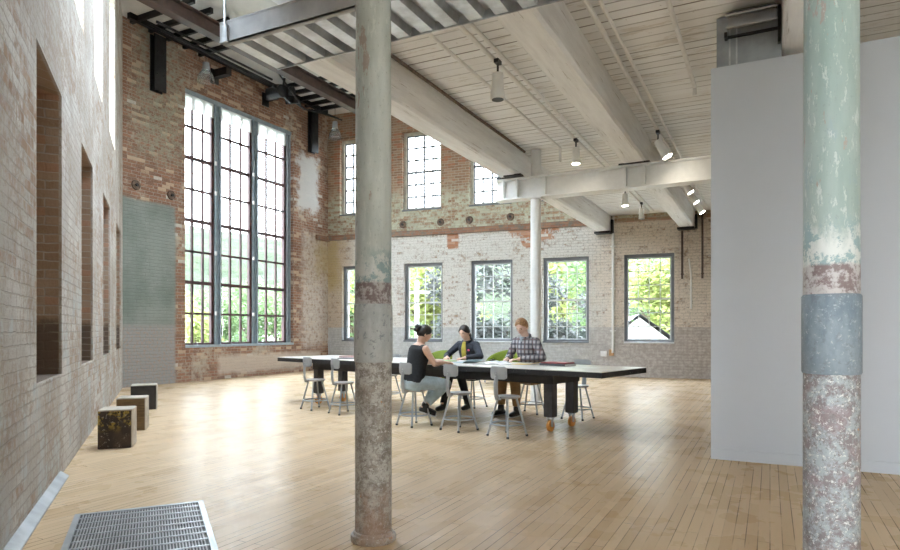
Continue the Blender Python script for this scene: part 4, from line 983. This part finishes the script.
sh, el, wr = ap(1); d = (wr - el).normalized(); mb = MB(); mb.cyl(wr - d * .045, wr - d * .018, .036, n=18); mb.build('wristwatch', 'black', r_, True)
mb = MB(); rg = []
for f, w, o_ in ((.91, .010, .090), (.96, .026, .080), (1.03, .044, .056)): rg.append(mb.ring(sp(f, o_), X * w, fw * .014, 16))
mb.skin(rg); mb.build('undershirt', 'tee', r_, 2)

# ---------------------------------------------------------------- outside
mb = MB()
mb.lathe([(150, -1.2), (150, -.9), (.1, -.9)], 48); struct(mb.build('ground', 'ground'))
mb = MB(); rg = []; r4 = random.Random(5)
for i in range(61):
    a = math.radians(60 + 150 * i / 60); row = []
    for j in range(14):
        rr = 62 + j * 5.; hgt = -1 + 27 * (j / 13) ** .8 * (.86 + .14 * math.sin(a * 5)) + r4.uniform(-.8, .8)
        row.append(mb.bm.verts.new((rr * math.cos(a), rr * math.sin(a), hgt if j else -1.1)))
    rg.append(row)
for a, b in zip(rg[:-1], rg[1:]):
    for j in range(13): mb.bm.faces.new((a[j], a[j + 1], b[j + 1], b[j]))
struct(mb.build('hill', 'hill', smooth=2))
def tree_mesh(seed, leaf, R, Hc, nleaf, ls):
    r = random.Random(seed); root = empty('tree')
    mb = MB(); mb.tube([(0, 0, 0), (.1, 0, Hc * .5), (0, .1, Hc)], [.22, .17, .08], 8)
    for q in range(6):
        a = r.uniform(0, 6.28); mb.tube([(0, 0, Hc * r.uniform(.4, .8)), (math.cos(a) * R * .45, math.sin(a) * R * .45, Hc * r.uniform(.8, 1.1))], [.09, .03], 6)
    mb.build('trunk', 'bark', root, True)
    mb = MB(); blobs = [(V((r.gauss(0, R * .42), r.gauss(0, R * .42), Hc + r.gauss(0, R * .45))), R * r.uniform(.35, .6)) for _ in range(9)]
    for _ in range(nleaf):
        c, br = blobs[r.randrange(9)]; d = V((r.gauss(0, 1), r.gauss(0, 1), r.gauss(0, 1))).normalized(); p = c + d * br * r.uniform(.6, 1.)
        if p.z < .5: p.z = .5 + r.random() * .5
        q = Euler((r.uniform(-1, 1), r.uniform(-1, 1), r.uniform(0, 6.28))).to_matrix(); s_ = ls * r.uniform(.6, 1.2)
        mb.quad(p + q @ V((-s_, 0, 0)), p + q @ V((0, -s_ * .55, 0)), p + q @ V((s_, 0, 0)), p + q @ V((0, s_ * .55, 0)))
    mb.build('foliage', leaf, root); return root
protos = {'y': tree_mesh(1, 'leaf_y', 2.6, 3.6, 4200, .17), 'g': tree_mesh(2, 'leaf_g', 2.8, 4.0, 4200, .17), 'd': tree_mesh(3, 'leaf_d', 2.5, 3.2, 4600, .16)}
used = set()
def tree(kind, x, y, s, a, label, sz=1.):
    o = protos[kind] if kind not in used else copy_tree(protos[kind]); used.add(kind)
    o.location = (x, y, -.9); o.scale = (s, s, s * sz); o.rotation_euler.z = a; tag(o, label, 'tree', 'trees outside the windows')
def out(px, d): # a spot outside in the line of sight of a window, d metres away along the view
    xr = (px - 450) / 630.; c_, s_ = .89155, .45293
    return d * (xr * c_ - s_), d * (xr * s_ + c_)
for kind, px, d, s, a, lb in (
    ('g', 352, 29, .95, 1., 'green tree outside behind the first ground floor window, next to the corner'),
    ('y', 430, 24.5, .98, 0., 'yellow green tree outside the second ground floor window, behind the woman in the sleeveless top'),
    ('g', 405, 38, 1.2, 2., 'tall green tree farther off outside the second ground floor window'),
    ('d', 503, 21.2, .85, 0., 'dark leaved tree filling the third ground floor window'),
    ('d', 553, 23, .74, 2.2, 'dark leaved tree low in the left half of the fourth ground floor window'),
    ('g', 592, 40, 1.25, 4., 'green tree on the right outside the fourth ground floor window'),
    ('y', 566, 50, 1.7, 3., 'pale yellow tree high behind the fourth ground floor window'),
    ('y', 666, 31, 1.15, 5., 'yellow green tree filling the right of the last ground floor window'),
    ('g', 652, 58, 1.7, 3., 'green tree behind the white gable in the last ground floor window'),
    ('y', 196, 27, .62, 1., 'low pale yellow tree at the bottom left of the tall window'),
    ('g', 215, 35, .72, 5., 'green tree in the left light of the tall window'),
    ('g', 246, 46, .95, 2., 'green tree in the middle light of the tall window'),
    ('g', 281, 35, .75, 0., 'green tree in the right light of the tall window')):
    x, y = out(px, d); tree(kind, x, y, s, a, lb, .78 if d < 30 else .85)
def house(px, d, w, dp, h, rh, rz, label):
    x, y = out(px, d); r = tag(empty('house', (x, y, -.9), rz), label, 'house')
    MB().box((0, 0, h / 2), (w, dp, h)).build('wall', 'house', r)
    mb = MB(); a = [mb.bm.verts.new((sx * (w / 2 + .3), yy, h - .05)) for sx, yy in ((-1, -dp / 2 - .2), (1, -dp / 2 - .2))]; b = [mb.bm.verts.new((sx * (w / 2 + .3), yy, h - .05)) for sx, yy in ((-1, dp / 2 + .2), (1, dp / 2 + .2))]
    t1, t2 = mb.bm.verts.new((0, -dp / 2 - .2, h + rh)), mb.bm.verts.new((0, dp / 2 + .2, h + rh))
    for f in ((a[0], t1, t2, b[0]), (a[1], b[1], t2, t1), (a[0], b[0], b[1], a[1])): mb.bm.faces.new(f)
    mb.build('roof', 'houseroof', r)
    mb = MB()
    for yy in (-dp / 2, dp / 2): mb.bm.faces.new([mb.bm.verts.new((xx, yy, zz)) for xx, zz in ((-w / 2, h - .05), (w / 2, h - .05), (0, h + rh * .92))])
    mb.build('gable', 'house', r)
    for xx in (-w * .22, w * .22): MB().box((xx, -dp / 2 - .01, h * .55), (w * .14, .03, h * .35)).build('house_window', 'frame_dark', r)
house(634, 25, 3.6, 5, 1.2, 1.5, math.radians(15), 'small white house with a gable behind the last ground floor window')
house(262, 56, 14, 6, 2.6, 1.3, math.radians(60), 'low white building behind the right lights of the tall window')
house(350, 47, 5, 5, 1.9, 1.0, math.radians(20), 'white house at the bottom of the window next to the corner')
mb = MB(); x, y = out(417, 21.5); mb.cyl((x, y, -.9), (x, y, 2.9), .09, .07, 12); mb.box((x, y, 2.5), (1.0, .07, .08)); tag(mb.build('utility_pole', 'house'), 'pale utility pole outside the second ground floor window', 'pole')

# ---------------------------------------------------------------- world, light, camera
w = bpy.data.worlds.new('sky'); S.world = w; w.use_nodes = True; nt = w.node_tree; bg = nt.nodes['Background']
tc = nt.nodes.new('ShaderNodeTexCoord'); sx = nt.nodes.new('ShaderNodeSeparateXYZ'); nt.links.new(tc.outputs['Generated'], sx.inputs[0])
rp = nt.nodes.new('ShaderNodeValToRGB'); nt.links.new(sx.outputs['Z'], rp.inputs[0])
rp.color_ramp.elements[0].position = 0.; rp.color_ramp.elements[0].color = (.91, .955, 1, 1); rp.color_ramp.elements[1].position = .6; rp.color_ramp.elements[1].color = (.76, .87, 1.0, 1)
nt.links.new(rp.outputs[0], bg.inputs['Color']); bg.inputs['Strength'].default_value = 3.0
cam = bpy.data.cameras.new('camera'); co = bpy.data.objects.new('camera', cam); COL.objects.link(co)
co.location = (0, 0, 1.22); co.rotation_euler = (PI / 2, 0, math.atan2(320, 630)); cam.sensor_width = 36; cam.lens = 630 / 900 * 36; cam.shift_y = 55 / 900; cam.clip_start = .02; cam.clip_end = 500
S.camera = co
vs = S.view_settings; vs.view_transform = 'Standard'; vs.look = 'None'; vs.gamma = 1; vs.exposure = 2.95; vs.use_curve_mapping = False
cy = S.cycles; cy.max_bounces = 10; cy.diffuse_bounces = 6; cy.transparent_max_bounces = 12; cy.use_denoising = True; cy.sample_clamp_indirect = 8; cy.caustics_reflective = False; cy.caustics_refractive = False
